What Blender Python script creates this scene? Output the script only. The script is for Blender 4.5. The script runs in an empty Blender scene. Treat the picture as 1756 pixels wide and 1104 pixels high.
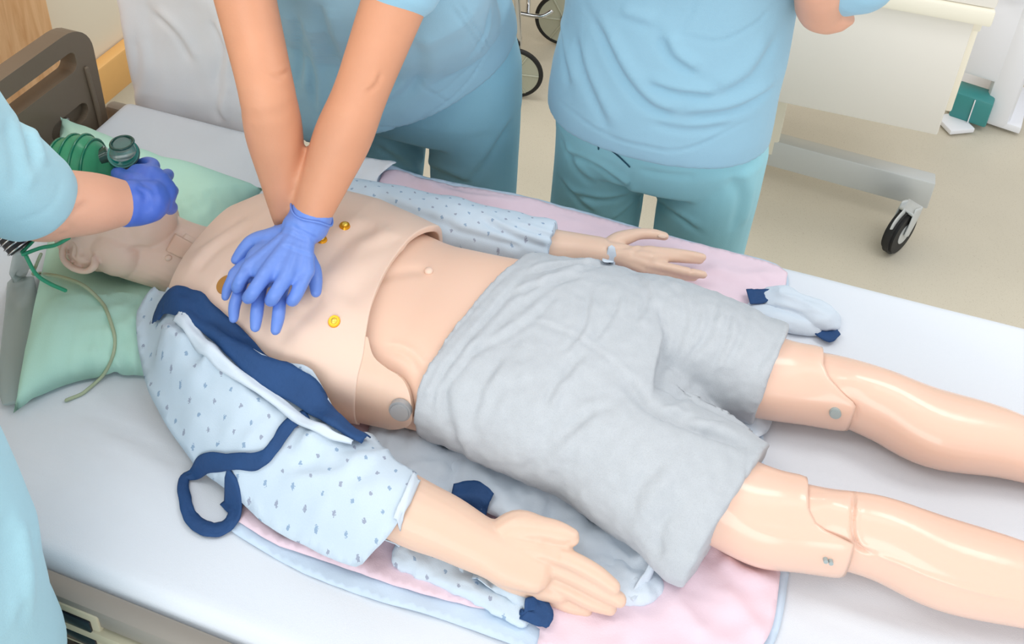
import bpy, bmesh, math, random
import numpy as np
from mathutils import Vector, Matrix, noise
from mathutils.bvhtree import BVHTree
from mathutils.kdtree import KDTree
from mathutils.geometry import delaunay_2d_cdt
random.seed(4); np.random.seed(4)
C = bpy.context.scene.collection
SC = bpy.context.scene
# ------------------------------------------------------------------ camera
F, PY0 = 1613.5, -28.6
MZ = 0.80                                   # mattress top height
CAM = Vector((0, 0, 2.11))
def _rot(a, b, c):
    ca, sa, cb, sb, cc, sc = math.cos(a), math.sin(a), math.cos(b), math.sin(b), math.cos(c), math.sin(c)
    Rz = np.array([[ca, -sa, 0], [sa, ca, 0], [0, 0, 1]]); B = np.array([[1, 0, 0], [0, 0, 1], [0, -1, 0]])
    P = np.array([[1, 0, 0], [0, cb, -sb], [0, sb, cb]]); Rr = np.array([[cc, -sc, 0], [sc, cc, 0], [0, 0, 1]])
    return (Rr @ P @ B @ Rz).T
R = _rot(-.282, .508, -.051)                # columns: camera axes in the world
cam = bpy.data.objects.new('camera', bpy.data.cameras.new('camera')); C.objects.link(cam)
cam.matrix_world = Matrix.Translation(CAM) @ Matrix([list(r) for r in R]).to_4x4()
cam.data.sensor_width = 36; cam.data.lens = F / 1756 * 36
cam.data.shift_y = -(552 - PY0) / 1756; cam.data.clip_start = .05
SC.camera = cam
# ------------------------------------------------------------------ world, lights, exposure
SC.view_settings.view_transform = 'Standard'; SC.view_settings.look = 'None'
SC.view_settings.exposure = -0.04; SC.view_settings.gamma = 1; SC.view_settings.use_curve_mapping = False
w = bpy.data.worlds.new('world'); SC.world = w; w.use_nodes = True
w.node_tree.nodes['Background'].inputs[0].default_value = (.97, .985, 1, 1)
w.node_tree.nodes['Background'].inputs[1].default_value = .93
def area(name, loc, sx, sy, power, color=(1, 1, 1)):
    l = bpy.data.lights.new(name, 'AREA'); l.shape = 'RECTANGLE'; l.size = sx; l.size_y = sy; l.energy = power; l.color = color
    o = bpy.data.objects.new(name, l); C.objects.link(o); o.location = loc; return o
area('ceiling_panel_light', (-1.0, .3, 2.95), 1.2, .6, 12, (1, .985, .96))
area('ceiling_panel_light', (.5, .7, 2.95), 1.2, .6, 3, (1, .985, .96))
area('ceiling_panel_light', (-.9, 2.6, 2.95), 1.2, .6, 20, (1, .985, .96))
area('ceiling_panel_light', (1.1, 1.5, 2.95), 1.2, .6, 15, (1, .985, .96))
fill_ = area('front_fill_light', (.3, -3.6, 2.1), 4.6, 2.4, 112, (1, .99, .97)); fill_.rotation_euler = (math.radians(90), 0, 0)  # unseen soft fill added behind the camera to brighten upright surfaces
# ------------------------------------------------------------------ helpers
def P(px, py, z):
    v = Vector(R @ np.array([px - 878, -(py - PY0), -F])); return CAM + v * ((z - CAM.z) / v.z)
def PYP(px, py, y):
    v = Vector(R @ np.array([px - 878, -(py - PY0), -F])); return CAM + v * (y / v.y)
def PXP(px, py, x):
    v = Vector(R @ np.array([px - 878, -(py - PY0), -F])); return CAM + v * (x / v.x)
def dirv(px, py): return Vector(R @ np.array([px - 878, -(py - PY0), -F])).normalized()
def lin(c): 
    r = [(x / 255 / 12.92 if x / 255 <= .04045 else ((x / 255 + .055) / 1.055) ** 2.4) for x in c]; return (*r, 1)
def mat(name, col, rough=.6, bump=0, bscale=200, sss=0, metal=0, vary=0, vscale=8, trans=0, alpha=1, coat=0, spec=.5, ior=1.45, sheen=0, weave=0):
    m = bpy.data.materials.new(name); m.use_nodes = True; nt = m.node_tree; b = nt.nodes['Principled BSDF']
    b.inputs['Base Color'].default_value = lin(col); b.inputs['Roughness'].default_value = rough; b.inputs['Metallic'].default_value = metal
    b.inputs['Specular IOR Level'].default_value = spec; b.inputs['Coat Weight'].default_value = coat; b.inputs['Coat Roughness'].default_value = .12
    b.inputs['Transmission Weight'].default_value = trans; b.inputs['Alpha'].default_value = alpha; b.inputs['IOR'].default_value = ior
    b.inputs['Sheen Weight'].default_value = sheen
    if sss:
        b.inputs['Subsurface Weight'].default_value = sss; b.inputs['Subsurface Radius'].default_value = (1, .35, .2); b.inputs['Subsurface Scale'].default_value = .012
    tc = nt.nodes.new('ShaderNodeTexCoord')
    if vary:
        n = nt.nodes.new('ShaderNodeTexNoise'); n.inputs['Scale'].default_value = vscale; n.inputs['Detail'].default_value = 4
        nt.links.new(tc.outputs['Object'], n.inputs['Vector'])
        mx = nt.nodes.new('ShaderNodeMix'); mx.data_type = 'RGBA'
        mx.inputs[6].default_value = lin([max(0, c * (1 - vary)) for c in col]); mx.inputs[7].default_value = lin([min(255, c * (1 + vary)) for c in col])
        nt.links.new(n.outputs['Fac'], mx.inputs[0]); nt.links.new(mx.outputs[2], b.inputs['Base Color'])
    if bump:
        n = nt.nodes.new('ShaderNodeTexNoise'); n.inputs['Scale'].default_value = bscale; n.inputs['Detail'].default_value = 3
        nt.links.new(tc.outputs['Object'], n.inputs['Vector'])
        bp = nt.nodes.new('ShaderNodeBump'); bp.inputs['Strength'].default_value = bump; bp.inputs['Distance'].default_value = .002
        nt.links.new(n.outputs['Fac'], bp.inputs['Height']); nt.links.new(bp.outputs[0], b.inputs['Normal'])
    return m
def speckle(m, col, scale, thr, strength=1):
    """small printed / mixed-in flecks of colour on a material"""
    nt = m.node_tree; b = nt.nodes['Principled BSDF']; tc = nt.nodes.new('ShaderNodeTexCoord')
    v = nt.nodes.new('ShaderNodeTexVoronoi'); v.inputs['Scale'].default_value = scale; v.inputs['Randomness'].default_value = 1
    nt.links.new(tc.outputs['Object'], v.inputs['Vector'])
    r = nt.nodes.new('ShaderNodeMath'); r.operation = 'LESS_THAN'; r.inputs[1].default_value = thr; nt.links.new(v.outputs['Distance'], r.inputs[0])
    k = nt.nodes.new('ShaderNodeMath'); k.operation = 'MULTIPLY'; k.inputs[1].default_value = strength; nt.links.new(r.outputs[0], k.inputs[0])
    mx = nt.nodes.new('ShaderNodeMix'); mx.data_type = 'RGBA'; src = b.inputs['Base Color']
    mx.inputs[6].default_value = src.default_value
    if src.links: nt.links.new(src.links[0].from_socket, mx.inputs[6])
    mx.inputs[7].default_value = lin(col); nt.links.new(k.outputs[0], mx.inputs[0]); nt.links.new(mx.outputs[2], b.inputs['Base Color'])
    return m
def motifs(m, c1, c2, pitch=.026):
    """staggered rows of small printed sprigs in two blues"""
    nt = m.node_tree; b = nt.nodes['Principled BSDF']; L = nt.links.new
    def mth(op, a, bb=None):
        n = nt.nodes.new('ShaderNodeMath'); n.operation = op
        for i, x in enumerate((a, bb)):
            if x is None: continue
            if isinstance(x, (int, float)): n.inputs[i].default_value = x
            else: L(x, n.inputs[i])
        return n.outputs[0]
    tc = nt.nodes.new('ShaderNodeTexCoord'); mp = nt.nodes.new('ShaderNodeMapping'); mp.inputs['Rotation'].default_value = (0, 0, .5)
    L(tc.outputs['Object'], mp.inputs[0]); nz = nt.nodes.new('ShaderNodeTexNoise'); nz.inputs['Scale'].default_value = 420; L(tc.outputs['Object'], nz.inputs['Vector'])
    sp = nt.nodes.new('ShaderNodeSeparateXYZ'); L(mp.outputs[0], sp.inputs[0])
    u = mth('DIVIDE', sp.outputs[0], pitch); v = mth('DIVIDE', sp.outputs[1], pitch * .8)
    row = mth('FLOOR', v); u2 = mth('ADD', u, mth('MULTIPLY', row, .5))
    fu = mth('SUBTRACT', mth('FRACT', u2), .5); fv = mth('SUBTRACT', mth('FRACT', v), .5)
    d = mth('SQRT', mth('ADD', mth('MULTIPLY', fu, fu), mth('MULTIPLY', fv, fv)))
    d = mth('ADD', d, mth('MULTIPLY', mth('SUBTRACT', nz.outputs['Fac'], .5), .28))
    msk = mth('MULTIPLY', mth('LESS_THAN', d, .10), .6)
    alt = mth('FRACT', mth('MULTIPLY', mth('FLOOR', u2), .5)); alt = mth('MULTIPLY', alt, 2)
    c = nt.nodes.new('ShaderNodeMix'); c.data_type = 'RGBA'; c.inputs[6].default_value = lin(c1); c.inputs[7].default_value = lin(c2); L(alt, c.inputs[0])
    mx = nt.nodes.new('ShaderNodeMix'); mx.data_type = 'RGBA'; mx.inputs[6].default_value = b.inputs['Base Color'].default_value
    L(c.outputs[2], mx.inputs[7]); L(msk, mx.inputs[0]); L(mx.outputs[2], b.inputs['Base Color']); return m
M = {
 'skin_m': mat('manikin_vinyl', (222, 191, 170), .38, .03, 300, sss=.12, vary=.02, vscale=5),
 'skin_m2': mat('manikin_vinyl_warm', (230, 194, 172), .4, .03, 300, sss=.12),
 'skin_head': mat('manikin_head_vinyl', (232, 202, 184), .42, .03, 300, sss=.12, vary=.02, vscale=9),
 'skin_leg': mat('manikin_leg_plastic', (230, 194, 174), .24, sss=.08, coat=.35),
 'skin_chest': mat('manikin_chest_vinyl', (230, 202, 184), .5, .04, 400, sss=.1, vary=.02, vscale=7),
 'skin_p': mat('skin_tan', (206, 148, 116), .5, .1, 260, sss=.08, vary=.06, vscale=12),
 'skin_v': mat('skin_fair', (218, 166, 140), .5, .1, 260, sss=.08, vary=.05, vscale=14),
 'glove': mat('blue_nitrile', (104, 138, 214), .42, .25, 90, vary=.03),
 'glove_d': mat('blue_nitrile_deep', (74, 108, 202), .42, .25, 90, vary=.03),
 'top': mat('scrub_top_cotton', (146, 190, 212), .85, .25, 700, sheen=.15, vary=.015, vscale=4),
 'top_l': mat('scrub_top_cotton_pale', (164, 208, 222), .85, .25, 700, sheen=.15, vary=.015, vscale=4),
 'trou': mat('scrub_trouser_cotton', (144, 198, 220), .85, .25, 700, sheen=.15, vary=.015, vscale=4),
 'trou_l': mat('scrub_trouser_cotton_light', (148, 208, 222), .85, .25, 700, sheen=.15, vary=.015, vscale=4),
 'sheet': mat('white_sheet', (217, 223, 231), .8, .15, 800),
 'white': mat('white_blanket', (240, 242, 248), .85, .2, 600),
 'mint': mat('mint_pillowcase', (186, 228, 212), .85, .2, 700, vary=.02),
 'gown': motifs(mat('gown_cotton', (196, 212, 226), .85, .2, 700), (88, 128, 168), (112, 112, 140)),
 'gown_i': mat('gown_lining', (206, 218, 230), .85, .2, 700),
 'navy': mat('navy_binding', (30, 68, 116), .75, .5, 160, vary=.08, vscale=30),
 'pink': mat('pink_pad', (230, 208, 220), .85, .15, 500),
 'pad_b': mat('pad_border_blue', (196, 214, 232), .7, .1, 400),
 'short': speckle(mat('heather_grey_jersey', (184, 190, 196), .9, .35, 900, vary=.03, vscale=60), (160, 166, 172), 700, .25, .5),
 'brown': mat('brown_plastic', (120, 106, 90), .5, .05, 200),
 'floor': speckle(speckle(mat('speckled_vinyl', (208, 201, 184), .42, vary=.04, vscale=3), (186, 175, 155), 260, .22, .6), (150, 138, 118), 90, .1, .5),
 'wall': mat('beige_paint', (226, 216, 196), .8),
 'wood': None, 'cream': mat('cream_laminate', (232, 228, 220), .5), 'cream2': mat('cream_edge', (238, 233, 216), .5),
 'alu': mat('grey_metal', (204, 208, 208), .35, metal=.2), 'steel': mat('brushed_steel', (170, 168, 160), .3, metal=.8),
 'chrome': mat('chrome', (210, 212, 214), .12, metal=1), 'rubber': mat('black_rubber', (34, 34, 34), .6),
 'rail': mat('grey_rail', (142, 136, 128), .4), 'rail2': mat('cream_rail', (186, 180, 156), .45), 'frame': mat('frame_beige', (176, 168, 146), .5),
 'dark': mat('dark_cavity', (34, 34, 38), .4), 'blk': mat('black_panel', (12, 16, 28), .2), 'bluebtn': mat('blue_button', (26, 84, 128), .25),
 'gold': mat('gold_stud', (230, 160, 30), .22, metal=.55), 'goldl': mat('gold_centre', (250, 214, 90), .2, metal=.4),
 'knob': mat('knob_grey', (168, 170, 172), .35, metal=.35), 'disc': mat('grey_disc', (160, 172, 172), .4),
 'teal': mat('teal_plastic', (10, 128, 118), .18, spec=.6), 'clear': mat('clear_plastic', (206, 218, 214), .08, trans=.85, ior=1.3),
 'smoke': mat('dark_green_plastic', (20, 66, 60), .15), 'bagg': mat('green_bag', (74, 160, 122), .2, trans=.35, ior=1.2), 'bagr': mat('green_bag_rib', (20, 110, 84), .2),
 'tube': mat('beige_tubing', (168, 180, 150), .3, alpha=1), 'strap': mat('green_strap', (60, 170, 130), .5),
 'resv': mat('reservoir_film', (176, 192, 190), .3, alpha=.55), 'device': mat('white_device', (234, 236, 242), .45), 'tealbox': mat('teal_box', (62, 140, 140), .35),
 'wheelp': mat('wheel_plastic', (188, 190, 172), .4), 'hair': mat('dark_hair', (48, 34, 26), .6), 'shoe': mat('white_shoe', (220, 220, 220), .5), 'thread': mat('drawstring', (30, 78, 98), .8),
}
def wood():
    m = mat('birch_wood', (222, 176, 128), .5); nt = m.node_tree; b = nt.nodes['Principled BSDF']
    tc = nt.nodes.new('ShaderNodeTexCoord'); mp = nt.nodes.new('ShaderNodeMapping'); mp.inputs['Scale'].default_value = (14, 14, 1.2)
    n = nt.nodes.new('ShaderNodeTexNoise'); n.inputs['Scale'].default_value = 3; n.inputs['Detail'].default_value = 6; n.inputs['Distortion'].default_value = 1
    cr = nt.nodes.new('ShaderNodeValToRGB'); cr.color_ramp.elements[0].color = lin((206, 154, 104)); cr.color_ramp.elements[1].color = lin((232, 190, 144))
    cr.color_ramp.elements[0].position = .3; cr.color_ramp.elements[1].position = .7
    nt.links.new(tc.outputs['Object'], mp.inputs[0]); nt.links.new(mp.outputs[0], n.inputs['Vector']); nt.links.new(n.outputs['Fac'], cr.inputs[0]); nt.links.new(cr.outputs[0], b.inputs['Base Color']); return m
M['wood'] = wood()
M['rwood'] = mat('rail_wood', (222, 172, 104), .45, vary=.06, vscale=6)

def link(name, me, m, parent=None, smooth=True):
    o = bpy.data.objects.new(name, me); C.objects.link(o)
    if m is not None:
        me.materials.clear()
        for x in (m if isinstance(m, (list, tuple)) else [m]): me.materials.append(x)
    if smooth:
        me.polygons.foreach_set('use_smooth', [True] * len(me.polygons)); me.update()
    if parent is not None:
        o.parent = parent; mw = Matrix.Translation(parent.location)
        p = parent
        while p.parent is not None: p = p.parent; mw = Matrix.Translation(p.location) @ mw if not p.get('_w') else mw
        o.matrix_parent_inverse = mat_world(parent).inverted()
    return o
def mat_world(o):
    if o.parent is None: return Matrix.LocRotScale(o.location, o.rotation_euler, o.scale)
    return mat_world(o.parent) @ o.matrix_parent_inverse @ Matrix.LocRotScale(o.location, o.rotation_euler, o.scale)
def obj(name, bm, m, parent=None, smooth=True, autos=False):
    me = bpy.data.meshes.new(name); bmesh.ops.recalc_face_normals(bm, faces=bm.faces); bm.to_mesh(me); bm.free()
    o = link(name, me, m, parent, smooth)
    if autos: sharp(me)
    return o
def sharp(me, ang=.6):
    bm = bmesh.new(); bm.from_mesh(me)
    for e in bm.edges:
        if len(e.link_faces) == 2 and e.calc_face_angle(0) > ang: e.smooth = False
    bm.to_mesh(me); bm.free()
def thing(name, label, cat, loc, group=None):
    o = bpy.data.objects.new(name, None); C.objects.link(o); o.location = loc; o.empty_display_size = .1
    o['label'] = label; o['category'] = cat
    if group: o['group'] = group
    return o
def tag(o, label, cat, group=None):
    o['label'] = label; o['category'] = cat
    if group: o['group'] = group
    me = o.data; co = np.empty(len(me.vertices) * 3); me.vertices.foreach_get('co', co); co = co.reshape(-1, 3)
    c = (co.min(0) + co.max(0)) / 2; c[2] = co[:, 2].min(); co -= c; me.vertices.foreach_set('co', co.ravel()); me.update(); o.location = c
    return o
def struct(o): o['kind'] = 'structure'; return o
def box(bm, c, s, rz=0, bev=0, rot=None, seg=2):
    r = bmesh.ops.create_cube(bm, size=1); vs = r['verts']
    for v in vs: v.co = Vector((v.co.x * s[0], v.co.y * s[1], v.co.z * s[2]))
    if bev:
        es = list({e for v in vs for e in v.link_edges}); rr = bmesh.ops.bevel(bm, geom=es, offset=bev, segments=seg, profile=.5, affect='EDGES'); vs = list({v for f in rr['faces'] for v in f.verts} | {v for v in vs if v.is_valid})
    mt = rot if rot is not None else Matrix.Rotation(rz, 3, 'Z')
    for v in vs: v.co = mt @ v.co + Vector(c)
def boxo(name, c, s, m, parent=None, rz=0, bev=.003, rot=None):
    bm = bmesh.new(); box(bm, c, s, rz, bev, rot); return obj(name, bm, m, parent, autos=True)
def cyl(bm, a, b, r, r2=None, n=24):
    a, b = Vector(a), Vector(b); d = b - a; r2 = r if r2 is None else r2
    q = d.to_track_quat('Z', 'Y').to_matrix().to_4x4()
    bmesh.ops.create_cone(bm, cap_ends=True, segments=n, radius1=r, radius2=r2, depth=d.length, matrix=Matrix.Translation((a + b) / 2) @ q)
def cylo(name, a, b, r, m, parent=None, r2=None, n=28, bev=0):
    bm = bmesh.new(); cyl(bm, a, b, r, r2, n)
    if bev: bmesh.ops.bevel(bm, geom=[e for e in bm.edges if len(e.link_faces) == 2 and e.calc_face_angle(0) > 1], offset=bev, segments=2, affect='EDGES')
    return obj(name, bm, m, parent, autos=True)
def crom(pts, n):
    pts = [np.array(p, float) for p in pts]
    if len(pts) == 2: return [pts[0] + (pts[1] - pts[0]) * t for t in np.linspace(0, 1, n + 1)]
    ps = [2 * pts[0] - pts[1]] + pts + [2 * pts[-1] - pts[-2]]; out = []
    for i in range(1, len(ps) - 2):
        for k in range(n):
            t = k / n; a, b, c, d = ps[i - 1], ps[i], ps[i + 1], ps[i + 2]
            out.append(.5 * (2 * b + (c - a) * t + (2 * a - 5 * b + 4 * c - d) * t * t + (3 * b - a - 3 * c + d) * t ** 3))
    out.append(ps[-2]); return out
def tube(bm, pts, rad, n=14, k=5, up=(0, 0, 1), cap=True, smoothp=True):
    """tapered tube through pts; rad entries r or (side, up)"""
    rr = [(r, r) if isinstance(r, (int, float)) else r for r in rad]
    arr = [list(p) + list(r) for p, r in zip(pts, rr)]
    cs = crom(arr, k) if smoothp else [np.array(a) for a in arr]
    P3 = [Vector(c[:3]) for c in cs]; RR = [(max(c[3], 1e-4), max(c[4], 1e-4)) for c in cs]
    u = Vector(up); rings = []; N = len(P3)
    T = [(P3[min(i + 1, N - 1)] - P3[max(i - 1, 0)]).normalized() for i in range(N)]
    seq = [(P3[i], T[i], RR[i][0], RR[i][1]) for i in range(N)]
    if cap:
        def capr(p, t, r, sgn):
            out = []; rm = min(r)
            for a in (75, 50, 25): 
                a = math.radians(a); out.append((p + t * sgn * rm * math.sin(a), t, r[0] * math.cos(a), r[1] * math.cos(a)))
            return out
        seq = capr(P3[0], T[0], RR[0], -1) + seq + capr(P3[-1], T[-1], RR[-1], 1)[::-1]
    for p, t, a, b in seq:
        s = t.cross(u)
        if s.length < 1e-4: s = t.cross(Vector((1, 0, 0)))
        s.normalize(); uu = s.cross(t).normalized()
        rings.append([bm.verts.new(p + s * a * math.cos(2 * math.pi * j / n) + uu * b * math.sin(2 * math.pi * j / n)) for j in range(n)])
    for i in range(len(rings) - 1):
        for j in range(n): bm.faces.new((rings[i][j], rings[i][(j + 1) % n], rings[i + 1][(j + 1) % n], rings[i + 1][j]))
    bm.faces.new(rings[0][::-1]); bm.faces.new(rings[-1])
def ball(bm, c, s, rot=None, sub=3):
    r = bmesh.ops.create_icosphere(bm, subdivisions=sub, radius=1)
    for v in r['verts']:
        p = Vector((v.co.x * s[0], v.co.y * s[1], v.co.z * s[2])); v.co = (rot @ p if rot is not None else p) + Vector(c)
def loft(bm, secs, n=40, cap=True):
    """secs: (centre, sideVec, upVec, exponent)"""
    rings = []
    for c, a, b, e in secs:
        c, a, b = Vector(c), Vector(a), Vector(b); ring = []
        for j in range(n):
            t = 2 * math.pi * j / n; ct, st = math.cos(t), math.sin(t)
            ring.append(bm.verts.new(c + a * math.copysign(abs(ct) ** (2 / e), ct) + b * math.copysign(abs(st) ** (2 / e), st)))
        rings.append(ring)
    for i in range(len(rings) - 1):
        for j in range(n): bm.faces.new((rings[i][j], rings[i][(j + 1) % n], rings[i + 1][(j + 1) % n], rings[i + 1][j]))
    if cap: bm.faces.new(rings[0][::-1]); bm.faces.new(rings[-1])
def fuse(name, bm, m, parent=None, vox=.004, it=4, fac=.5):
    me = bpy.data.meshes.new(name); bmesh.ops.recalc_face_normals(bm, faces=bm.faces); bm.to_mesh(me); bm.free()
    t = bpy.data.objects.new('tmp', me); C.objects.link(t)
    md = t.modifiers.new('r', 'REMESH'); md.mode = 'VOXEL'; md.voxel_size = vox; md.use_smooth_shade = True
    if it: ms = t.modifiers.new('s', 'SMOOTH'); ms.iterations = it; ms.factor = fac
    dg = bpy.context.evaluated_depsgraph_get(); dg.update(); me2 = bpy.data.meshes.new_from_object(t.evaluated_get(dg))
    bpy.data.objects.remove(t); me2.name = name
    return link(name, me2, m, parent)
def wco(o):
    me = o.data; co = np.empty(len(me.vertices) * 3); me.vertices.foreach_get('co', co); co = co.reshape(-1, 3)
    mw = np.array(mat_world(o)); return co @ mw[:3, :3].T + mw[:3, 3]
def setw(o, co):
    mw = np.array(mat_world(o).inverted()); co = co @ mw[:3, :3].T + mw[:3, 3]
    o.data.vertices.foreach_set('co', co.ravel()); o.data.update()
def bvh(o):
    co = wco(o); return BVHTree.FromPolygons([Vector(c) for c in co], [tuple(p.vertices) for p in o.data.polygons])
def cast(tree, px, py):
    h = tree.ray_cast(CAM, dirv(px, py)); return (h[0], h[1]) if h[0] is not None else (None, None)
def crease(o, lines, tree=None):
    """press folds / seams into the mesh where the photo shows them; lines: (pixel polyline, depth, width, ridge)"""
    tree = tree or bvh(o); co = wco(o); me = o.data; nr = np.empty(len(me.vertices) * 3); me.vertices.foreach_get('normal', nr); nr = nr.reshape(-1, 3)
    for pl, amp, wd, ridge in lines:
        pts = crom([(*p,) for p in pl], 14); S = []
        for i, q in enumerate(pts):
            h, nn = cast(tree, q[0], q[1])
            if h is not None: S.append((h, nn, i / (len(pts) - 1)))
        if len(S) < 3: continue
        sp = np.array([s[0] for s in S]); sn = np.array([s[1] for s in S]); su = np.array([s[2] for s in S])
        st = np.gradient(sp, axis=0); st /= np.linalg.norm(st, axis=1)[:, None] + 1e-9
        sb = np.cross(sn, st); lo = sp.min(0) - 4 * wd; hi = sp.max(0) + 4 * wd
        idx = np.where(np.all((co > lo) & (co < hi), axis=1))[0]
        if len(idx) == 0: continue
        D = np.linalg.norm(co[idx][:, None, :] - sp[None], axis=2); k = D.argmin(1); dm = D[np.arange(len(idx)), k]
        sd = np.einsum('ij,ij->i', co[idx] - sp[k], sb[k]); ends = np.sqrt(np.clip(dm ** 2 - sd ** 2, 0, None))
        tap = np.clip(np.minimum(su[k], 1 - su[k]) * 6, 0.15, 1) * np.exp(-(ends / wd / 2) ** 2) * (dm < 4 * wd)
        g = -amp * np.exp(-(sd / wd) ** 2) + ridge * np.exp(-((sd - 1.7 * wd) / (1.3 * wd)) ** 2)
        co[idx] += nr[idx] * (g * tap)[:, None]
    setw(o, co)
def ruffle(o, amp, scale, stretch=(1, 1, 1), ridged=False, seed=0):
    co = wco(o); me = o.data; nr = np.empty(len(me.vertices) * 3); me.vertices.foreach_get('normal', nr); nr = nr.reshape(-1, 3)
    d = np.empty(len(co))
    for i, c in enumerate(co):
        v = Vector((c[0] * stretch[0] + seed, c[1] * stretch[1], c[2] * stretch[2])) * scale
        d[i] = (1 - 2 * abs(noise.noise(v))) if ridged else noise.noise(v) + .4 * noise.noise(v * 2.3)
    setw(o, co + nr * (d * amp)[:, None])
def patch(name, quad, tree, off, m, parent, nu=10, nv=10, thick=.002, rnd=0):
    """thin piece lying on a surface; quad: four pixel corners"""
    q = [np.array(p, float) for p in quad]; bm = bmesh.new(); g = {}
    for i in range(nu + 1):
        for j in range(nv + 1):
            u, v = i / nu, j / nv; uu, vv = 2 * u - 1, 2 * v - 1
            if rnd: uu, vv = uu * math.sqrt(1 - vv * vv / 2), vv * math.sqrt(1 - uu * uu / 2)
            u, v = (uu + 1) / 2, (vv + 1) / 2
            p = (q[0] * (1 - u) + q[1] * u) * (1 - v) + (q[3] * (1 - u) + q[2] * u) * v
            h, n = cast(tree, *p)
            if h is not None: g[i, j] = bm.verts.new(h + n * off)
    for i in range(nu):
        for j in range(nv):
            if all(k in g for k in ((i, j), (i + 1, j), (i + 1, j + 1), (i, j + 1))): bm.faces.new((g[i, j], g[i + 1, j], g[i + 1, j + 1], g[i, j + 1]))
    o = obj(name, bm, m, parent); s = o.modifiers.new('solid', 'SOLIDIFY'); s.thickness = thick; s.offset = 0; return o
# ------------------------------------------------------------------ height field of what lies on the bed (for draping cloth)
GX0, GX1, GY0, GY1, GS = -1.45, .95, .44, 1.56, .004
NX, NY = int((GX1 - GX0) / GS) + 1, int((GY1 - GY0) / GS) + 1
HF = np.full((NX, NY), MZ)
def hf_add(o, extra=0):
    co = wco(o); t = bvh(o); lo, hi = co.min(0), co.max(0)
    for i in range(max(0, int((lo[0] - GX0) / GS)), min(NX, int((hi[0] - GX0) / GS) + 2)):
        for j in range(max(0, int((lo[1] - GY0) / GS)), min(NY, int((hi[1] - GY0) / GS) + 2)):
            h = t.ray_cast(Vector((GX0 + i * GS, GY0 + j * GS, 3)), Vector((0, 0, -1)))
            if h[0] is not None and h[0].z > HF[i, j]: HF[i, j] = h[0].z + extra
def samp(A, x, y):
    fx = np.clip((np.asarray(x) - GX0) / GS, 0, NX - 1.001); fy = np.clip((np.asarray(y) - GY0) / GS, 0, NY - 1.001)
    i, j = fx.astype(int), fy.astype(int); a, b = fx - i, fy - j
    return A[i, j] * (1 - a) * (1 - b) + A[i + 1, j] * a * (1 - b) + A[i, j + 1] * (1 - a) * b + A[i + 1, j + 1] * a * b
def gauss(A, s):
    r = int(3 * s) + 1; k = np.exp(-np.arange(-r, r + 1) ** 2 / 2 / s / s); k /= k.sum()
    A = np.apply_along_axis(lambda m: np.convolve(np.pad(m, r, 'edge'), k, 'valid'), 0, A)
    return np.apply_along_axis(lambda m: np.convolve(np.pad(m, r, 'edge'), k, 'valid'), 1, A)
def hit(px, py):
    d = dirv(px, py); t = .6
    while t < 4:
        p = CAM + d * t
        if p.z < .79: break
        if GX0 < p.x < GX1 and GY0 < p.y < GY1 and p.z < float(samp(HF, p.x, p.y)): break
        t += .003
    return CAM + d * t
def dilate(A, r):
    B = A.copy()
    for dx in range(-r, r + 1):
        for dy in range(-r, r + 1):
            if dx * dx + dy * dy <= r * r: B = np.maximum(B, np.roll(np.roll(A, dx, 0), dy, 1))
    return B
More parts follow.
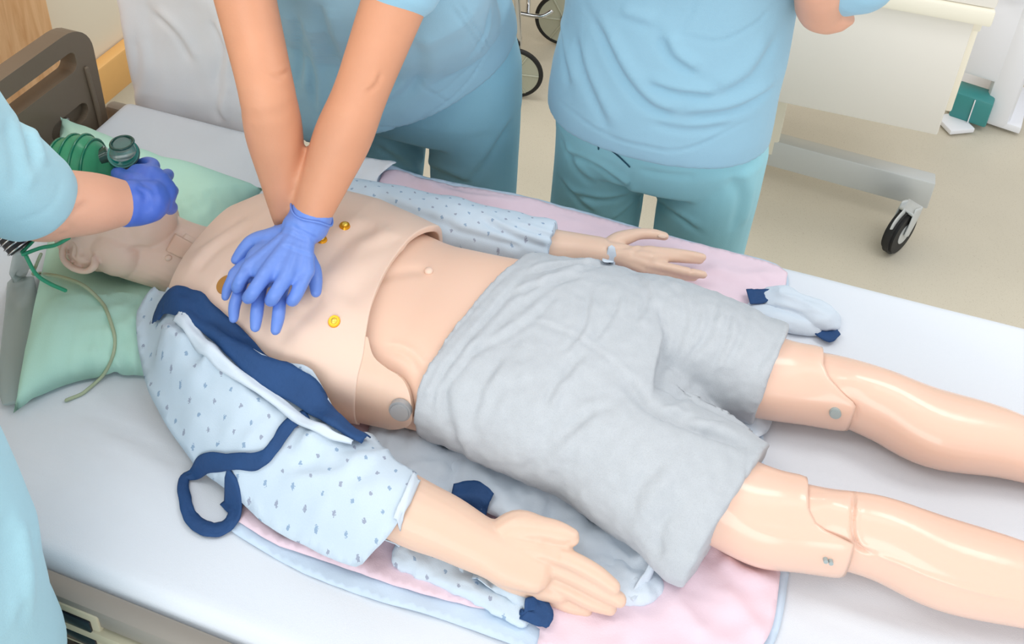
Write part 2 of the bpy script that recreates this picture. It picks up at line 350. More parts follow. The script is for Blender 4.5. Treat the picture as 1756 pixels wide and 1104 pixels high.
def drape(name, poly, m, parent=None, res=.007, sig=3, lift=.004, wr=(.003, 18, (1, 1)), thick=.0015, smoothb=4, folds=(), dil=0, add=True, closeb=True, hem=0, tent=None):
    """cloth lying over whatever is on the bed. poly entries (px,py) found on the surface, or (px,py,z)"""
    W = []
    for p in poly:
        q = P(*p) if len(p) == 3 else hit(*p); W.append((q.x, q.y))
    if closeb:
        L = len(W); ring = []
        for i in range(L):
            a, b, c, d = [np.array(W[(i + k) % L]) for k in (-1, 0, 1, 2)]
            n = max(1, int(np.linalg.norm(c - b) / res))
            for k in range(n):
                t = k / n
                if smoothb: cm = .5 * (2 * b + (c - a) * t + (2 * a - 5 * b + 4 * c - d) * t * t + (3 * b - a - 3 * c + d) * t ** 3); q = cm * .6 + (b + (c - b) * t) * .4
                else: q = b + (c - b) * t
                ring.append(q)
    ring = np.array(ring); lo, hi = ring.min(0), ring.max(0)
    xs = np.arange(lo[0], hi[0], res); ys = np.arange(lo[1], hi[1], res); pts = []
    for i, x in enumerate(xs):
        for y in ys: pts.append((x, y + (res / 2 if i % 2 else 0)))
    pts = np.array(pts); inside = np.zeros(len(pts), bool); n = len(ring)
    x, y = pts[:, 0], pts[:, 1]; md = np.full(len(pts), 9.)
    for i in range(n):
        (x0, y0), (x1, y1) = ring[i], ring[(i + 1) % n]
        c = ((y0 > y) != (y1 > y)); xi = (x1 - x0) * (y - y0) / (y1 - y0 + 1e-12) + x0; inside ^= c & (x < xi)
        md = np.minimum(md, np.hypot(x - x0, y - y0))
    pts = pts[inside & (md > res * .6)]
    allp = [Vector(p) for p in ring] + [Vector(p) for p in pts]
    V, E_, Fc, *_ = delaunay_2d_cdt(allp, [(i, (i + 1) % n) for i in range(n)], [], 1, 1e-6)
    X = np.array([v.x for v in V]); Y = np.array([v.y for v in V])
    base = dilate(HF, dil) if dil else HF
    S = np.maximum(gauss(base, sig), HF) if sig else HF
    S = gauss(S, 1.2); Z = samp(S, X, Y) + lift
    if tent is not None: Z = np.maximum(Z, tent(X, Y))
    a, sc, st = wr
    for i in range(len(X)):
        v = Vector((X[i] * st[0], Y[i] * st[1], 0)) * sc
        Z[i] += a * (.5 + noise.noise(v) + .6 * (1 - 2 * abs(noise.noise(v * 1.7 + Vector((5, 3, 1))))) )
    for pl, amp, wd in folds:
        q = [hit(*p) for p in pl]; q = np.array(crom([(k.x, k.y) for k in q], 12)); D = np.hypot(X[:, None] - q[None, :, 0], Y[:, None] - q[None, :, 1]); k = D.argmin(1); dm = D.min(1)
        u = k / (len(q) - 1); Z += amp * np.exp(-(dm / wd) ** 2) * np.clip(np.minimum(u, 1 - u) * 5, .25, 1)
    Z = np.maximum(Z, samp(HF, X, Y) + .0018)
    me = bpy.data.meshes.new(name); me.from_pydata([(X[i], Y[i], Z[i]) for i in range(len(X))], [], [tuple(f) for f in Fc]); me.update()
    bm = bmesh.new(); bm.from_mesh(me); bmesh.ops.recalc_face_normals(bm, faces=bm.faces)
    if sum(f.normal.z for f in bm.faces) < 0: bmesh.ops.reverse_faces(bm, faces=bm.faces)
    bm.to_mesh(me); bm.free(); o = link(name, me, m, parent)
    if add: hf_add(o, .001)
    s = o.modifiers.new('thickness', 'SOLIDIFY'); s.thickness = thick; s.offset = -1
    return o
def strip(name, pts, wid, m, parent=None, lift=.006, thick=.002, wr=.0015, cup=0, add=False):
    """ribbon lying on things; pts pixel positions"""
    W = [P(*p[:3]) if len(p) == 3 else hit(*p) for p in pts]; cs = crom([(q.x, q.y, q.z) for q in W], 8); bm = bmesh.new(); rows = []
    N = len(cs)
    for i, c in enumerate(cs):
        t = Vector(cs[min(i + 1, N - 1)] - cs[max(i - 1, 0)]); t.z = 0; t.normalize(); s = Vector((-t.y, t.x, 0))
        ww = wid if isinstance(wid, (int, float)) else np.interp(i / (N - 1), np.linspace(0, 1, len(wid)), wid)
        row = []
        for k in range(7):
            f = k / 3 - 1; p = Vector(c[:2].tolist() + [0]) + s * f * ww * (1 + .12 * noise.noise(Vector((i * .35, k, 3)))); z = float(samp(HF, p.x, p.y)) + lift
            z += wr * (noise.noise(Vector((i * .5, k * .6, 1))) + noise.noise(Vector((i * .9, k * .4, 7)))) * 1.3 + cup * (1 - f * f); p.z = z; row.append(p)
        rows.append(row)
    Zs = np.array([[p.z for p in r] for r in rows]); 
    for _ in range(3):
        Z2 = Zs.copy(); Z2[1:-1] = (Zs[:-2] + Zs[1:-1] * 2 + Zs[2:]) / 4; Zs = np.maximum(Z2, Zs - .002)
    vs = [[bm.verts.new((rows[i][k].x, rows[i][k].y, Zs[i, k])) for k in range(7)] for i in range(N)]
    for i in range(N - 1):
        for k in range(6): bm.faces.new((vs[i][k], vs[i + 1][k], vs[i + 1][k + 1], vs[i][k + 1]))
    o = obj(name, bm, m, parent); 
    if add: hf_add(o, .001)
    s = o.modifiers.new('thickness', 'SOLIDIFY'); s.thickness = thick; s.offset = 0
    return o
def wire(name, pts, r, m, parent=None, n=8, k=6):
    bm = bmesh.new(); tube(bm, pts, [r] * len(pts), n=n, k=k); return obj(name, bm, m, parent)

# ------------------------------------------------------------------ the room
bm = bmesh.new(); box(bm, (.25, 2.3, -.05), (4.4, 5.8, .1)); struct(obj('floor', bm, M['floor'], smooth=False))
bm = bmesh.new(); box(bm, (-1.80, 2.3, 1.5), (.1, 5.8, 3.0)); wl = struct(obj('wall_left', bm, M['wall'], smooth=False))
bm = bmesh.new(); box(bm, (.25, 5.2, 1.5), (4.4, .1, 3.0)); struct(obj('wall_back', bm, M['wall'], smooth=False))
bm = bmesh.new(); box(bm, (-1.73, 1.17, 1.05), (.04, .94, 2.1), bev=.004); d1 = struct(obj('door_1', bm, M['wood'], autos=True))
for k, (a, b) in enumerate(((.72, 1.06), (1.08, 1.50))):
    bm = bmesh.new(); box(bm, (-1.706, (a + b) / 2, 1.05), (.012, b - a - .02, 1.9), bev=.004); obj('door_panel', bm, M['wood'], d1, autos=True)
bm = bmesh.new(); tube(bm, [(-1.70, .80, 1.0), (-1.65, .80, 1.0), (-1.65, .90, 1.0)], [.009] * 3, k=4); obj('door_handle', bm, M['steel'], d1)
bm = bmesh.new(); box(bm, (-1.725, 3.38, .50), (.045, 3.46, .125), bev=.01); struct(obj('trim_1', bm, M['rwood'], autos=True))
bm = bmesh.new(); box(bm, (-1.74, 3.4, .05), (.015, 3.5, .1), bev=.004); struct(obj('baseboard_left', bm, M['rwood'], autos=True))

# ------------------------------------------------------------------ hospital bed
bed = thing('hospital_bed', 'hospital bed with brown plastic headboard, white sheet and grey side rail, under the manikin', 'bed', (-.35, .965, 0))
X0, X1, Y0, Y1 = -1.31, .85, .518, 1.415
me_bm = bmesh.new(); nx, ny = 190, 84; rows = []
def sheetz(x, y):
    z = MZ
    r = .022
    for e in (y - Y0, Y1 - y, x - X0, X1 - x):
        if e < r: z -= r - math.sqrt(max(0, r * r - (r - e) ** 2))
    return z
for i in range(nx + 1):
    x = X0 + (X1 - X0) * i / nx; row = []
    prof = [(Y0, -.13), (Y0 - .001, -.09), (Y0, -.05)]
    cols = [(Y0 + .0, MZ - .10), (Y0 - .001, MZ - .06), (Y0 - .001, MZ - .035)] + [(None, j) for j in range(ny + 1)] + [(Y1 + .002, MZ - .05), (Y1 + .003, MZ - .09), (Y1, MZ - .14)]
    for c in cols:
        if c[0] is None:
            e = c[1] / ny; y = Y0 + (Y1 - Y0) * (.5 - .5 * math.cos(math.pi * e)) if False else Y0 + (Y1 - Y0) * e
            z = sheetz(x, y)
            # pulled sheet wrinkles near the pillow and between the legs
            wv = math.exp(-((x + .83) / .16) ** 2) * math.exp(-((y - .69) / .12) ** 2)
            z += .0065 * wv * (1 - 2 * abs(noise.noise(Vector((x * 3 + 9, y * 34 + x * 6, 1)))))
            wv = math.exp(-((x - .33) / .3) ** 2) * math.exp(-((y - .88) / .3) ** 2)
            z += .003 * wv * (1 - 2 * abs(noise.noise(Vector((x * 4, y * 26 - x * 3, 4)))))
            z += .0012 * noise.noise(Vector((x * 7, y * 9, 2)))
            row.append(me_bm.verts.new((x, y, z)))
        else: row.append(me_bm.verts.new((x, c[0], c[1])))
    rows.append(row)
for i in range(nx):
    for j in range(len(rows[0]) - 1): me_bm.faces.new((rows[i][j], rows[i + 1][j], rows[i + 1][j + 1], rows[i][j + 1]))
for r in (rows[0], rows[-1]): me_bm.faces.new(r)
me_bm.faces.new([r[0] for r in rows][::-1]) if False else None
sheet = obj('mattress', me_bm, M['sheet'], bed)
boxo('mattress_core', ((X0 + X1) / 2, .965, .72), (X1 - X0 - .03, .87, .12), M['sheet'], bed, bev=.02)
# side rails of the deck
def lbar(name, y, z, w_, h_, m, b=.006): return boxo(name, (-.23, y, z), (2.3, w_, h_), m, bed, bev=b)
lbar('side_rail', .503, .768, .028, .040, M['rail'], .008)
lbar('lower_rail', .497, .736, .030, .022, M['rail2'], .006)
lbar('side_rail', 1.43, .730, .030, .060, M['rail'], .010)
lbar('lower_rail', 1.437, .683, .034, .032, M['rail2'], .008)
boxo('deck', (-.23, .965, .635), (2.2, .86, .04), M['rail2'], bed)
# headboard with two openings
def rrect(cx, cy, wx, wy, r, n=6, rr=None):
    o = []
    rr = rr or [r] * 4
    for (sx, sy, a0), rad in zip(((1, 1, 0), (-1, 1, 90), (-1, -1, 180), (1, -1, 270)), rr):
        for k in range(n + 1):
            a = math.radians(a0 + 90 * k / n); o.append((cx + sx * (wx / 2 - rad) + rad * math.cos(a), cy + sy * (wy / 2 - rad) + rad * math.sin(a)))
    return o
def plate(name, outer, holes, x, th, m, parent):
    """flat plate in the y-z plane with rounded holes"""
    pts = []; ed = []
    for lp in [outer] + holes:
        b = len(pts); pts += [Vector(p) for p in lp]; ed += [(b + i, b + (i + 1) % len(lp)) for i in range(len(lp))]
    V, E_, Fc, ov, oe, of = delaunay_2d_cdt(pts, ed, [], 1, 1e-6)
    def inpoly(p, lp):
        c = False
        for i in range(len(lp)):
            (x0, y0), (x1, y1) = lp[i], lp[i - 1]
            if (y0 > p[1]) != (y1 > p[1]) and p[0] < (x1 - x0) * (p[1] - y0) / (y1 - y0) + x0: c = not c
        return c
    bm = bmesh.new(); vs = [bm.verts.new((x, v.x, v.y)) for v in V]
    for f in Fc:
        c = sum((V[i] for i in f), Vector((0, 0))) / len(f)
        if inpoly(c, outer) and not any(inpoly(c, h) for h in holes): bm.faces.new([vs[i] for i in f])
    o = obj(name, bm, m, parent, smooth=False); s = o.modifiers.new('s', 'SOLIDIFY'); s.thickness = th; s.offset = 0
    b = o.modifiers.new('b', 'BEVEL'); b.width = .006; b.segments = 3; b.limit_method = 'ANGLE'; b.angle_limit = 1; return o
hx = -1.36
plate('headboard', rrect(.965, .775, .83, .50, .09, rr=[.075, .075, .03, .03], n=8),
      [rrect(1.20, .955, .25, .048, .016), rrect(.73, .955, .25, .048, .016), rrect(1.275, .825, .11, .045, .021), rrect(.655, .825, .11, .045, .021)], hx, .042, M['brown'], bed)
for yy in (1.275, .655):
    boxo('grip_insert', (hx - .004, yy, .825), (.016, .13, .066), M['brown'], bed, bev=.004)
    cylo('grip_button', (hx + .0, yy, .825), (hx + .012, yy, .825), .007, M['chrome'], bed, n=16)
bm = bmesh.new(); tube(bm, [(hx + .024, 1.345, .92), (hx + .026, 1.350, .80), (hx + .024, 1.352, .68)], [.005] * 3, k=6); obj('headboard_rib', bm, M['brown'], bed)
# side panel with control keys, base frame and casters
boxo('side_panel', (-.550, .505, .635), (.30, .02, .17), M['frame'], bed, bev=.006)
boxo('side_panel', (-.22, .509, .635), (.34, .02, .17), M['frame'], bed, bev=.006)
q_ = PYP(128, 1068, .49)
cp = boxo('control_panel', (q_.x, .493, q_.z), (.094, .014, .092), M['rail2'], bed, bev=.004)
boxo('display', (q_.x - .002, .485, q_.z + .020), (.074, .004, .028), M['blk'], cp, bev=.002)
boxo('display', (q_.x - .002, .485, q_.z - .016), (.074, .004, .030), M['blk'], cp, bev=.002)
cylo('blue_key', (q_.x - .024, .4835, q_.z + .020), (q_.x - .024, .4815, q_.z + .020), .012, M['bluebtn'], cp, n=24)
bm = bmesh.new(); tube(bm, [(-.67, .495, .640), (-.64, .468, .655), (-.57, .466, .655), (-.54, .495, .64)], [.012] * 4, k=6); obj('release_handle', bm, M['chrome'], bed)
boxo('hinge_block', (-.80, .52, .66), (.06, .03, .10), M['dark'], bed, bev=.006)
boxo('base_frame', (-.3, .965, .28), (1.7, .60, .07), M['frame'], bed, bev=.01)
for sx in (-.95, .35):
    boxo('lift_column', (sx, .965, .44), (.12, .30, .34), M['rail'], bed, bev=.01)
for cx_ in (-1.05, .45):
    for cy_ in (.70, 1.23):
        cs = cylo('bed_caster', (cx_, cy_ - .018, .0752), (cx_, cy_ + .018, .0752), .075, M['rubber'], bed, bev=.006)
        boxo('caster_fork', (cx_, cy_, .17), (.05, .05, .15), M['rail'], cs)
bm = bmesh.new(); tube(bm, [(-.95, .56, .50), (-.86, .54, .43), (-.80, .545, .40), (-.74, .55, .33), (-.7, .6, .28)], [.012] * 5, k=6); obj('power_cable', bm, M['dark'], bed)
hf_add(sheet)

# ------------------------------------------------------------------ pillow under the head
def pillow(name, corners, h, m, parent=None, res=46, pinch=.10, zb=MZ):
    A, B, D_, E_ = [np.array(c, float) for c in corners]; bm = bmesh.new(); g = {}
    for s in (1, -1):
        for i in range(res + 1):
            for j in range(res + 1):
                u, v = i / res, j / res; ed = (i in (0, res)) or (j in (0, res))
                if s < 0 and ed: g[s, i, j] = g[1, i, j]; continue
                uu, vv = 2 * u - 1, 2 * v - 1
                u2 = .5 + .5 * uu * (1 - pinch * (1 - vv * vv)); v2 = .5 + .5 * vv * (1 - pinch * (1 - uu * uu))
                p = (A * (1 - u2) + B * u2) * (1 - v2) + (E_ * (1 - u2) + D_ * u2) * v2
                f = max(0, (1 - uu ** 4) * (1 - vv ** 4)) ** .55
                wrk = 1 + .16 * noise.noise(Vector((u * 5, v * 5, 2))) 
                rad = math.hypot(1 - abs(uu), 1 - abs(vv))
                z = p[2] + (s * h * f * wrk if s > 0 else -h * f * .0)
                if s > 0: z += .006 * (1 - 2 * abs(noise.noise(Vector((math.atan2(vv, uu) * 5, rad * 1.5, 0))))) * min(1, f * 2) * (1 - f * .6)
                g[s, i, j] = bm.verts.new((p[0], p[1], z))
    for s in (1, -1):
        for i in range(res):
            for j in range(res): bm.faces.new((g[s, i, j], g[s, i + 1, j], g[s, i + 1, j + 1], g[s, i, j + 1]))
    return obj(name, bm, m, parent)
pc = [(*P(100, 190, .87)[:2], .855), (*P(452, 318, .83)[:2], .822), (*P(262, 640, .82)[:2], .812), (*P(22, 706, .815)[:2], .812)]
# the pillow is sunk where the head rests
pil = pillow('pillow', pc, .075, M['mint'])
co = wco(pil)
for i, c in enumerate(co):
    k = math.exp(-((c[0] + .955) / .12) ** 2 - ((c[1] - .965) / .10) ** 2); co[i][2] -= k * max(0, c[2] - MZ - .035)
setw(pil, co)
crease(pil, [([(300, 372), (350, 350), (420, 325)], .004, .004, .003), ([(300, 335), (330, 318)], .003, .004, .003), ([(120, 555), (190, 545), (262, 500)], .004, .006, .004), ([(130, 590), (200, 575), (255, 545)], .006, .005, .005), ([(110, 640), (180, 600), (262, 560)], .005, .005, .005), ([(170, 650), (215, 615), (255, 590)], .005, .005, .005), ([(150, 520), (210, 512), (262, 528)], .005, .004, .004), ([(300, 350), (370, 330), (445, 320)], .005, .004, .004), ([(340, 390), (380, 350), (430, 330)], .004, .004, .004),
             ([(60, 500), (160, 520), (250, 505)], .003, .006, .003), ([(230, 640), (250, 600)], .004, .005, .004), ([(40, 685), (110, 683), (180, 655), (235, 610)], .006, .005, .003), ([(100, 200), (115, 232), (150, 250)], .008, .007, .006)])
tag(pil, 'mint green pillow under the manikin head', 'pillow'); hf_add(pil)
# ------------------------------------------------------------------ manikin
man = thing('training_manikin', 'peach vinyl training manikin lying on its back in grey shorts', 'manikin', (-.2, .975, MZ))
TX = [-.86, -.82, -.76, -.70, -.62, -.55, -.48, -.40, -.32, -.24, -.16, -.08, 0]
TYC = [.965, .968, .97, .972, .975, .976, .977, .98, .983, .985, .985, .985, .985]
THW = [.055, .085, .145, .172, .178, .178, .172, .163, .160, .168, .176, .178, .16]
TZT = [.925, .945, .972, .994, 1.006, 1.004, .992, .976, .968, .968, .965, .955, .93]
TZB = [.84, .83, .815, .803, .802, .802, .802, .802, .802, .802, .802, .802, .81]
def tsec(x): 
    f = lambda a: float(np.interp(x, TX, a)); return f(TYC), f(THW), f(TZT), f(TZB)
def sm(A): return np.array([A[0]] + [(A[i - 1] + 2 * A[i] + A[i + 1]) / 4 for i in range(1, len(A) - 1)] + [A[-1]])
def tpoint(x, th, off=0, e=2.6):
    yc, hw, zt, zb = tsec(x); zc, hh = (zt + zb) / 2 - .008, (zt - zb) / 2 + .008
    hh = (zt - zc) if math.sin(th) > 0 else (zc - zb)
    ct, st = math.cos(th), math.sin(th)
    return Vector((x, yc + (hw + off) * math.copysign(abs(ct) ** (2 / e), ct), zc + (hh + off) * math.copysign(abs(st) ** (2 / e), st)))
bm = bmesh.new(); NT = 72; rings = []
for x in np.linspace(-.60, -.12, 56):
    rec = -.010 * (1 - max(0, min(1, (x + .42) / .10))) - .002
    rings.append([bm.verts.new(tpoint(x, 2 * math.pi * j / NT, rec * (1 if math.sin(2 * math.pi * j / NT) > -.2 else 0))) for j in range(NT)])
for i in range(len(rings) - 1):
    for j in range(NT): bm.faces.new((rings[i][j], rings[i][(j + 1) % NT], rings[i + 1][(j + 1) % NT], rings[i + 1][j]))
bm.faces.new(rings[0]); bm.faces.new(rings[-1])
tnav, = [P(735, 465, .972)]
abd = fuse('abdomen', bm, M['skin_m2'], man, .005, 2); tt = bvh(abd)
crease(abd, [([(640, 480), (690, 466), (735, 463)], .003, .010, 0), ([(662, 600), (685, 604), (706, 618), (722, 645)], .003, .005, .002)], tt)
bm = bmesh.new(); h, n_ = cast(tt, 735, 465); ball(bm, h + n_ * .001, (.007, .007, .005)); obj('navel_stud', bm, M['skin_chest'], man)
# chest skin: a proud shell over the torso, cut along the edge seen in the photo
def th_of(p):
    yc, hw, zt, zb = tsec(p.x); zc = (zt + zb) / 2 - .008; hh = (zt - zc) if p.z > zc else (zc - zb)
    a, b = (p.y - yc) / hw, (p.z - zc) / hh; e = 2.6
    return math.atan2(math.copysign(abs(b) ** (e / 2), b), math.copysign(abs(a) ** (e / 2), a))
def cutcurve(pl):
    L = []
    for q in crom(pl, 6):
        h, n = cast(tt, q[0], q[1])
        if h is not None: L.append((th_of(h), h.x))
    L.sort(); return L
def shell(name, x0f, x1f, th0, th1, off, thick, m, nu=70, nv=60):
    bm = bmesh.new(); g = []
    for j in range(nv + 1):
        th = th0 + (th1 - th0) * j / nv; a, b = x0f(th), x1f(th)
        g.append([bm.verts.new(tpoint(a + (b - a) * i / nu, th, off)) for i in range(nu + 1)])
    for j in range(nv):
        for i in range(nu): bm.faces.new((g[j][i], g[j][i + 1], g[j + 1][i + 1], g[j + 1][i]))
    o = obj(name, bm, m, man)
    if sum(p.normal.z for p in o.data.polygons) < 0: o.data.flip_normals()
    s = o.modifiers.new('s', 'SOLIDIFY'); s.thickness = thick; s.offset = -1; b = o.modifiers.new('b', 'BEVEL'); b.width = .0018; b.segments = 2; b.limit_method = 'ANGLE'; b.angle_limit = 1; return o
cut = cutcurve([(770, 404), (748, 408), (718, 418), (688, 442), (662, 480), (645, 525), (638, 565), (634, 600), (624, 640), (619, 690), (622, 738)])
ct_, cx2 = [c[0] for c in cut], [c[1] for c in cut]
xc = lambda th: float(np.interp(th if th > -1.6 else th + 2 * math.pi, ct_, cx2))
chest = shell('chest_skin', lambda t: -.788 - .006 * math.sin(t) , xc, -.35, math.pi + .45, .010, .012, M['skin_chest'], 110, 110)
# waist side panel with the silver knob
cut2 = cutcurve([(640, 575), (650, 603), (670, 622), (695, 640), (708, 665), (713, 700), (712, 712)])
c2t, c2x = [c[0] for c in cut2], [c[1] for c in cut2]
print('cut', cut[0], cut[-1], 'cut2', cut2[0], cut2[-1])
wp = shell('waist_panel', lambda t: xc(t) - .004, lambda t: max(float(np.interp(t, c2t, c2x)) if t < c2t[-1] else c2x[-1] - (t - c2t[-1]) * .12, xc(t) + .002), c2t[0], math.pi + .30, .008, .012, M['skin_m'], 24, 40)
tc = bvh(chest)
crease(chest, [([(585, 520), (640, 470), (700, 400)], .004, .020, .003), ([(540, 470), (590, 420), (650, 385)], .005, .016, .004), ([(470, 590), (520, 540), (560, 500)], .004, .012, .002),
               ([(330, 470), (380, 420), (440, 385)], .004, .012, .003), ([(330, 430), (420, 370)], .003, .01, 0), ([(610, 440), (690, 405)], .003, .012, .003)], tc)
ruffle(chest, .0012, 14, seed=3)
tc = bvh(chest)
def stud(px, py, r, cover=False):
    h, n = cast(tc, px, py); o = cylo('electrode_stud', h - n * .002, h + n * .003, r, M['gold'], man, r2=r * .8, n=28, bev=.0008)
    bm = bmesh.new(); ball(bm, h + n * .0032, (r * .5, r * .5, .0025), n.to_track_quat('Z', 'Y').to_matrix(), 2); obj('stud_centre', bm, M['goldl'], o)
stud(573, 551, .0100); stud(591, 387, .0095); stud(552, 411, .0090)
h, n_ = cast(tc, 388, 488); nip = cylo('nipple_disc', h - n_ * .003, h + n_ * .0018, .016, mat('ochre_disc', (176, 124, 54), .4), man, r2=.015)
tw = bvh(wp); h, n_ = cast(tw, 688, 700)
if h is None: h, n_ = cast(tt, 688, 700)
kb = cylo('side_knob', h - n_ * .004, h + n_ * .010, .0165, M['knob'], man, bev=.003, n=36)
# head and neck
bm = bmesh.new()
hc = Vector((-.985, .965, .925))
ball(bm, hc, (.098, .077, .082)); ball(bm, hc + Vector((.05, 0, .015)), (.075, .066, .075)); ball(bm, hc + Vector((.085, 0, .035)), (.052, .048, .055))
tube(bm, [(-1.0, .965, .915), (-.92, .965, .905), (-.85, .968, .893), (-.79, .97, .885), (-.74, .97, .88)], [(.066, .062), (.066, .060), (.062, .056), (.072, .058), (.10, .062)], n=28, k=4)
tube(bm, [(-1.0, .965, .985), (-.965, .965, 1.012), (-.955, .965, 1.028), (-.945, .965, 1.012)], [.012, .012, .016, .01], n=12)   # nose
tube(bm, [(-.92, .94, .995), (-.915, .965, 1.004), (-.92, .99, .995)], [.009, .011, .009], n=10)
for s in (-1, 1): ball(bm, hc + Vector((-.02, .030 * s, .070)), (.018, .022, .012))
ball(bm, hc + Vector((.055, -.052, .0)), (.05, .028, .045)); ball(bm, hc + Vector((.055, .052, .0)), (.05, .028, .045))
# ears
for s in (-1, 1):
    ec = Vector((-.970, .965 + s * .070, .928)); un = Vector((0, s * .80, .60)); uu_ = Vector((0, -s * .60, .80))
    hel = [(.006, -.004), (-.004, -.005), (-.008, .010), (-.018, .020), (-.030, .016), (-.036, .002), (-.030, -.014), (-.014, -.023), (.006, -.025), (.022, -.021), (.031, -.010), (.026, .000)]
    E3 = lambda a, b, o: ec + Vector((a, 0, 0)) + uu_ * b + un * o
    tube(bm, [E3(a, b, .012 + .003 * (i > 2)) for i, (a, b) in enumerate(hel)], [.003, .0035, .004, .0048, .0052, .0052, .0052, .0052, .005, .0055, .007, .005], n=10, k=5)
    tube(bm, [E3(-.018, .006, .010), E3(-.015, -.007, .010), E3(0, -.012, .010), E3(.014, -.009, .009)], [.003, .0038, .0038, .004], n=8)
    ball(bm, E3(-.002, -.002, .002), (.033, .023, .009), Matrix((Vector((1, 0, 0)), uu_, un)).transposed())
head = fuse('head', bm, M['skin_head'], man, .0024, 2); thd = bvh(head)
patch('throat_patch', [(300, 402), (347, 428), (330, 452), (285, 430)], thd, .0018, M['skin_m2'], man, thick=.004)
patch('collar_tab', [(318, 402), (352, 420), (348, 428), (312, 409)], thd, .0012, M['skin_chest'], man, thick=.003)
bm = bmesh.new(); h, n_ = cast(thd, 289, 442); 
if h is not None: ball(bm, h, (.006, .006, .004)); obj('throat_stud', bm, M['skin_chest'], man)
crease(head, [([(215, 430), (238, 424), (262, 426)], .002, .004, .001), ([(180, 478), (205, 492), (225, 512)], .004, .005, .001)], thd)

def hand(bm, wrist, fingers, thumb, wr=(.027, .019), up=(0, 0, 1)):
    """fingers: four chains [knuckle, joint, joint, tip] + base radius; metacarpals join them to the wrist"""
    wv = Vector(wrist)
    for ch, r in fingers:
        ch = [Vector(c) for c in ch]; k = ch[0]; mid = wv.lerp(k, .5)
        tube(bm, [wv, mid, k], [(wr[0] * .62, wr[1] * .9), (r * 1.35, r * 1.5), (r * 1.22, r * 1.2)], n=12, up=up)
        n = len(ch); tube(bm, ch, [r * 1.12, r * 1.0, r * .98, r * .80][:n], n=12, k=5, up=up)
    for a, b in zip(fingers[:-1], fingers[1:]):
        k1, k2 = Vector(a[0][0]), Vector(b[0][0]); r = a[1]
        tube(bm, [wv.lerp(k1, .35), wv.lerp((k1 + k2) / 2, .6), (k1 + k2) / 2 * .92 + wv * .08], [r * 1.2, r * 1.25, r * .95], n=10, up=up)
    ch, r = thumb; ch = [Vector(c) for c in ch]
    tube(bm, [wv.lerp(ch[0], .15), ch[0], ch[1]], [r * 1.3, r * 1.55, r * 1.15], n=12, up=up)
    tube(bm, ch, [r * 1.5, r * 1.12, r * 1.0, r * .8][:len(ch)], n=12, k=5, up=up)
# near arm (its hand lies thumb up on the gown)
wN = P(828, 936, .860)
bm = bmesh.new()
tube(bm, [(-.715, .805, .885), (-.62, .765, .872), (-.47, .735, .866), P(690, 868, .868), P(765, 903, .864), wN, P(885, 955, .858)], [.05, .047, .045, (.043, .041), (.039, .036), (.034, .030), (.034, .022)], n=22, k=5)
Fz = .862
tube(bm, [wN, P(875, 950, .856), P(925, 972, .852)], [(.034, .029), (.040, .026), (.034, .020)], n=24, k=4)
tube(bm, [wN, P(880, 975, .842), P(925, 1000, .830), P(960, 1015, .826)], [(.030, .026), (.028, .022), (.020, .016), (.014, .012)], n=20, k=4)
hand(bm, wN, [
    ([P(938, 944, .872), P(982, 962, .872), P(1022, 984, .864), P(1052, 1006, .856)], .0118),
    ([P(940, 966, .856), P(985, 987, .853), P(1028, 1010, .846), P(1062, 1028, .840)], .0122),
    ([P(930, 988, .838), P(972, 1009, .834), P(1014, 1030, .829), P(1046, 1042, .825)], .0116),
    ([P(914, 1004, .822), P(948, 1024, .817), P(980, 1038, .813), P(1006, 1046, .811)], .0100)],
    ([P(885, 906, .874), P(928, 908, .886), P(958, 914, .888), P(980, 921, .886)], .0142), wr=(.034, .028))
armn = fuse('arm', bm, M['skin_m'], man, .0022, 4)
crease(armn, [([(930, 925), (942, 945), (965, 955)], .002, .006, 0), ([(1000, 915), (985, 928), (968, 931)], .001, .003, 0)])
# far arm, back of the hand up
wF = P(1030, 430, .868); bm = bmesh.new()
tube(bm, [(-.745, 1.15, .885), (-.60, 1.185, .872), (-.45, 1.205, .866), P(925, 425, .868), P(985, 428, .866), wF], [.05, .046, .043, (.038, .038), (.031, .030), (.027, .023)], n=22, k=5)
hand(bm, wF, [
    ([P(1120, 432, .868), P(1155, 434, .858), P(1185, 438, .85), P(1205, 441, .845)], .0092),
    ([P(1115, 442, .868), P(1150, 441, .856), P(1180, 443, .846), P(1200, 446, .84)], .0095),
    ([P(1108, 452, .862), P(1140, 458, .856), P(1176, 466, .85), P(1206, 471, .845)], .0092),
    ([P(1100, 460, .855), P(1130, 466, .846), P(1160, 472, .84), P(1190, 476, .836)], .0085)],
    ([P(1060, 412, .868), P(1090, 402, .868), P(1118, 401, .866), P(1140, 405, .862)], .010), wr=(.027, .022))
armf = fuse('arm', bm, M['skin_m'], man, .0028, 3)
patch('thumb_nail', [(1128, 401), (1144, 404), (1143, 409), (1127, 407)], bvh(armf), .0008, M['skin_chest'], man, 5, 5, .0012, rnd=1)
crease(armf, [([(1048, 428), (1075, 422), (1100, 412)], .003, .006, 0), ([(1080, 440), (1095, 425), (1110, 415)], .002, .005, 0), ([(1186, 455), (1184, 468)], .002, .002, 0)])
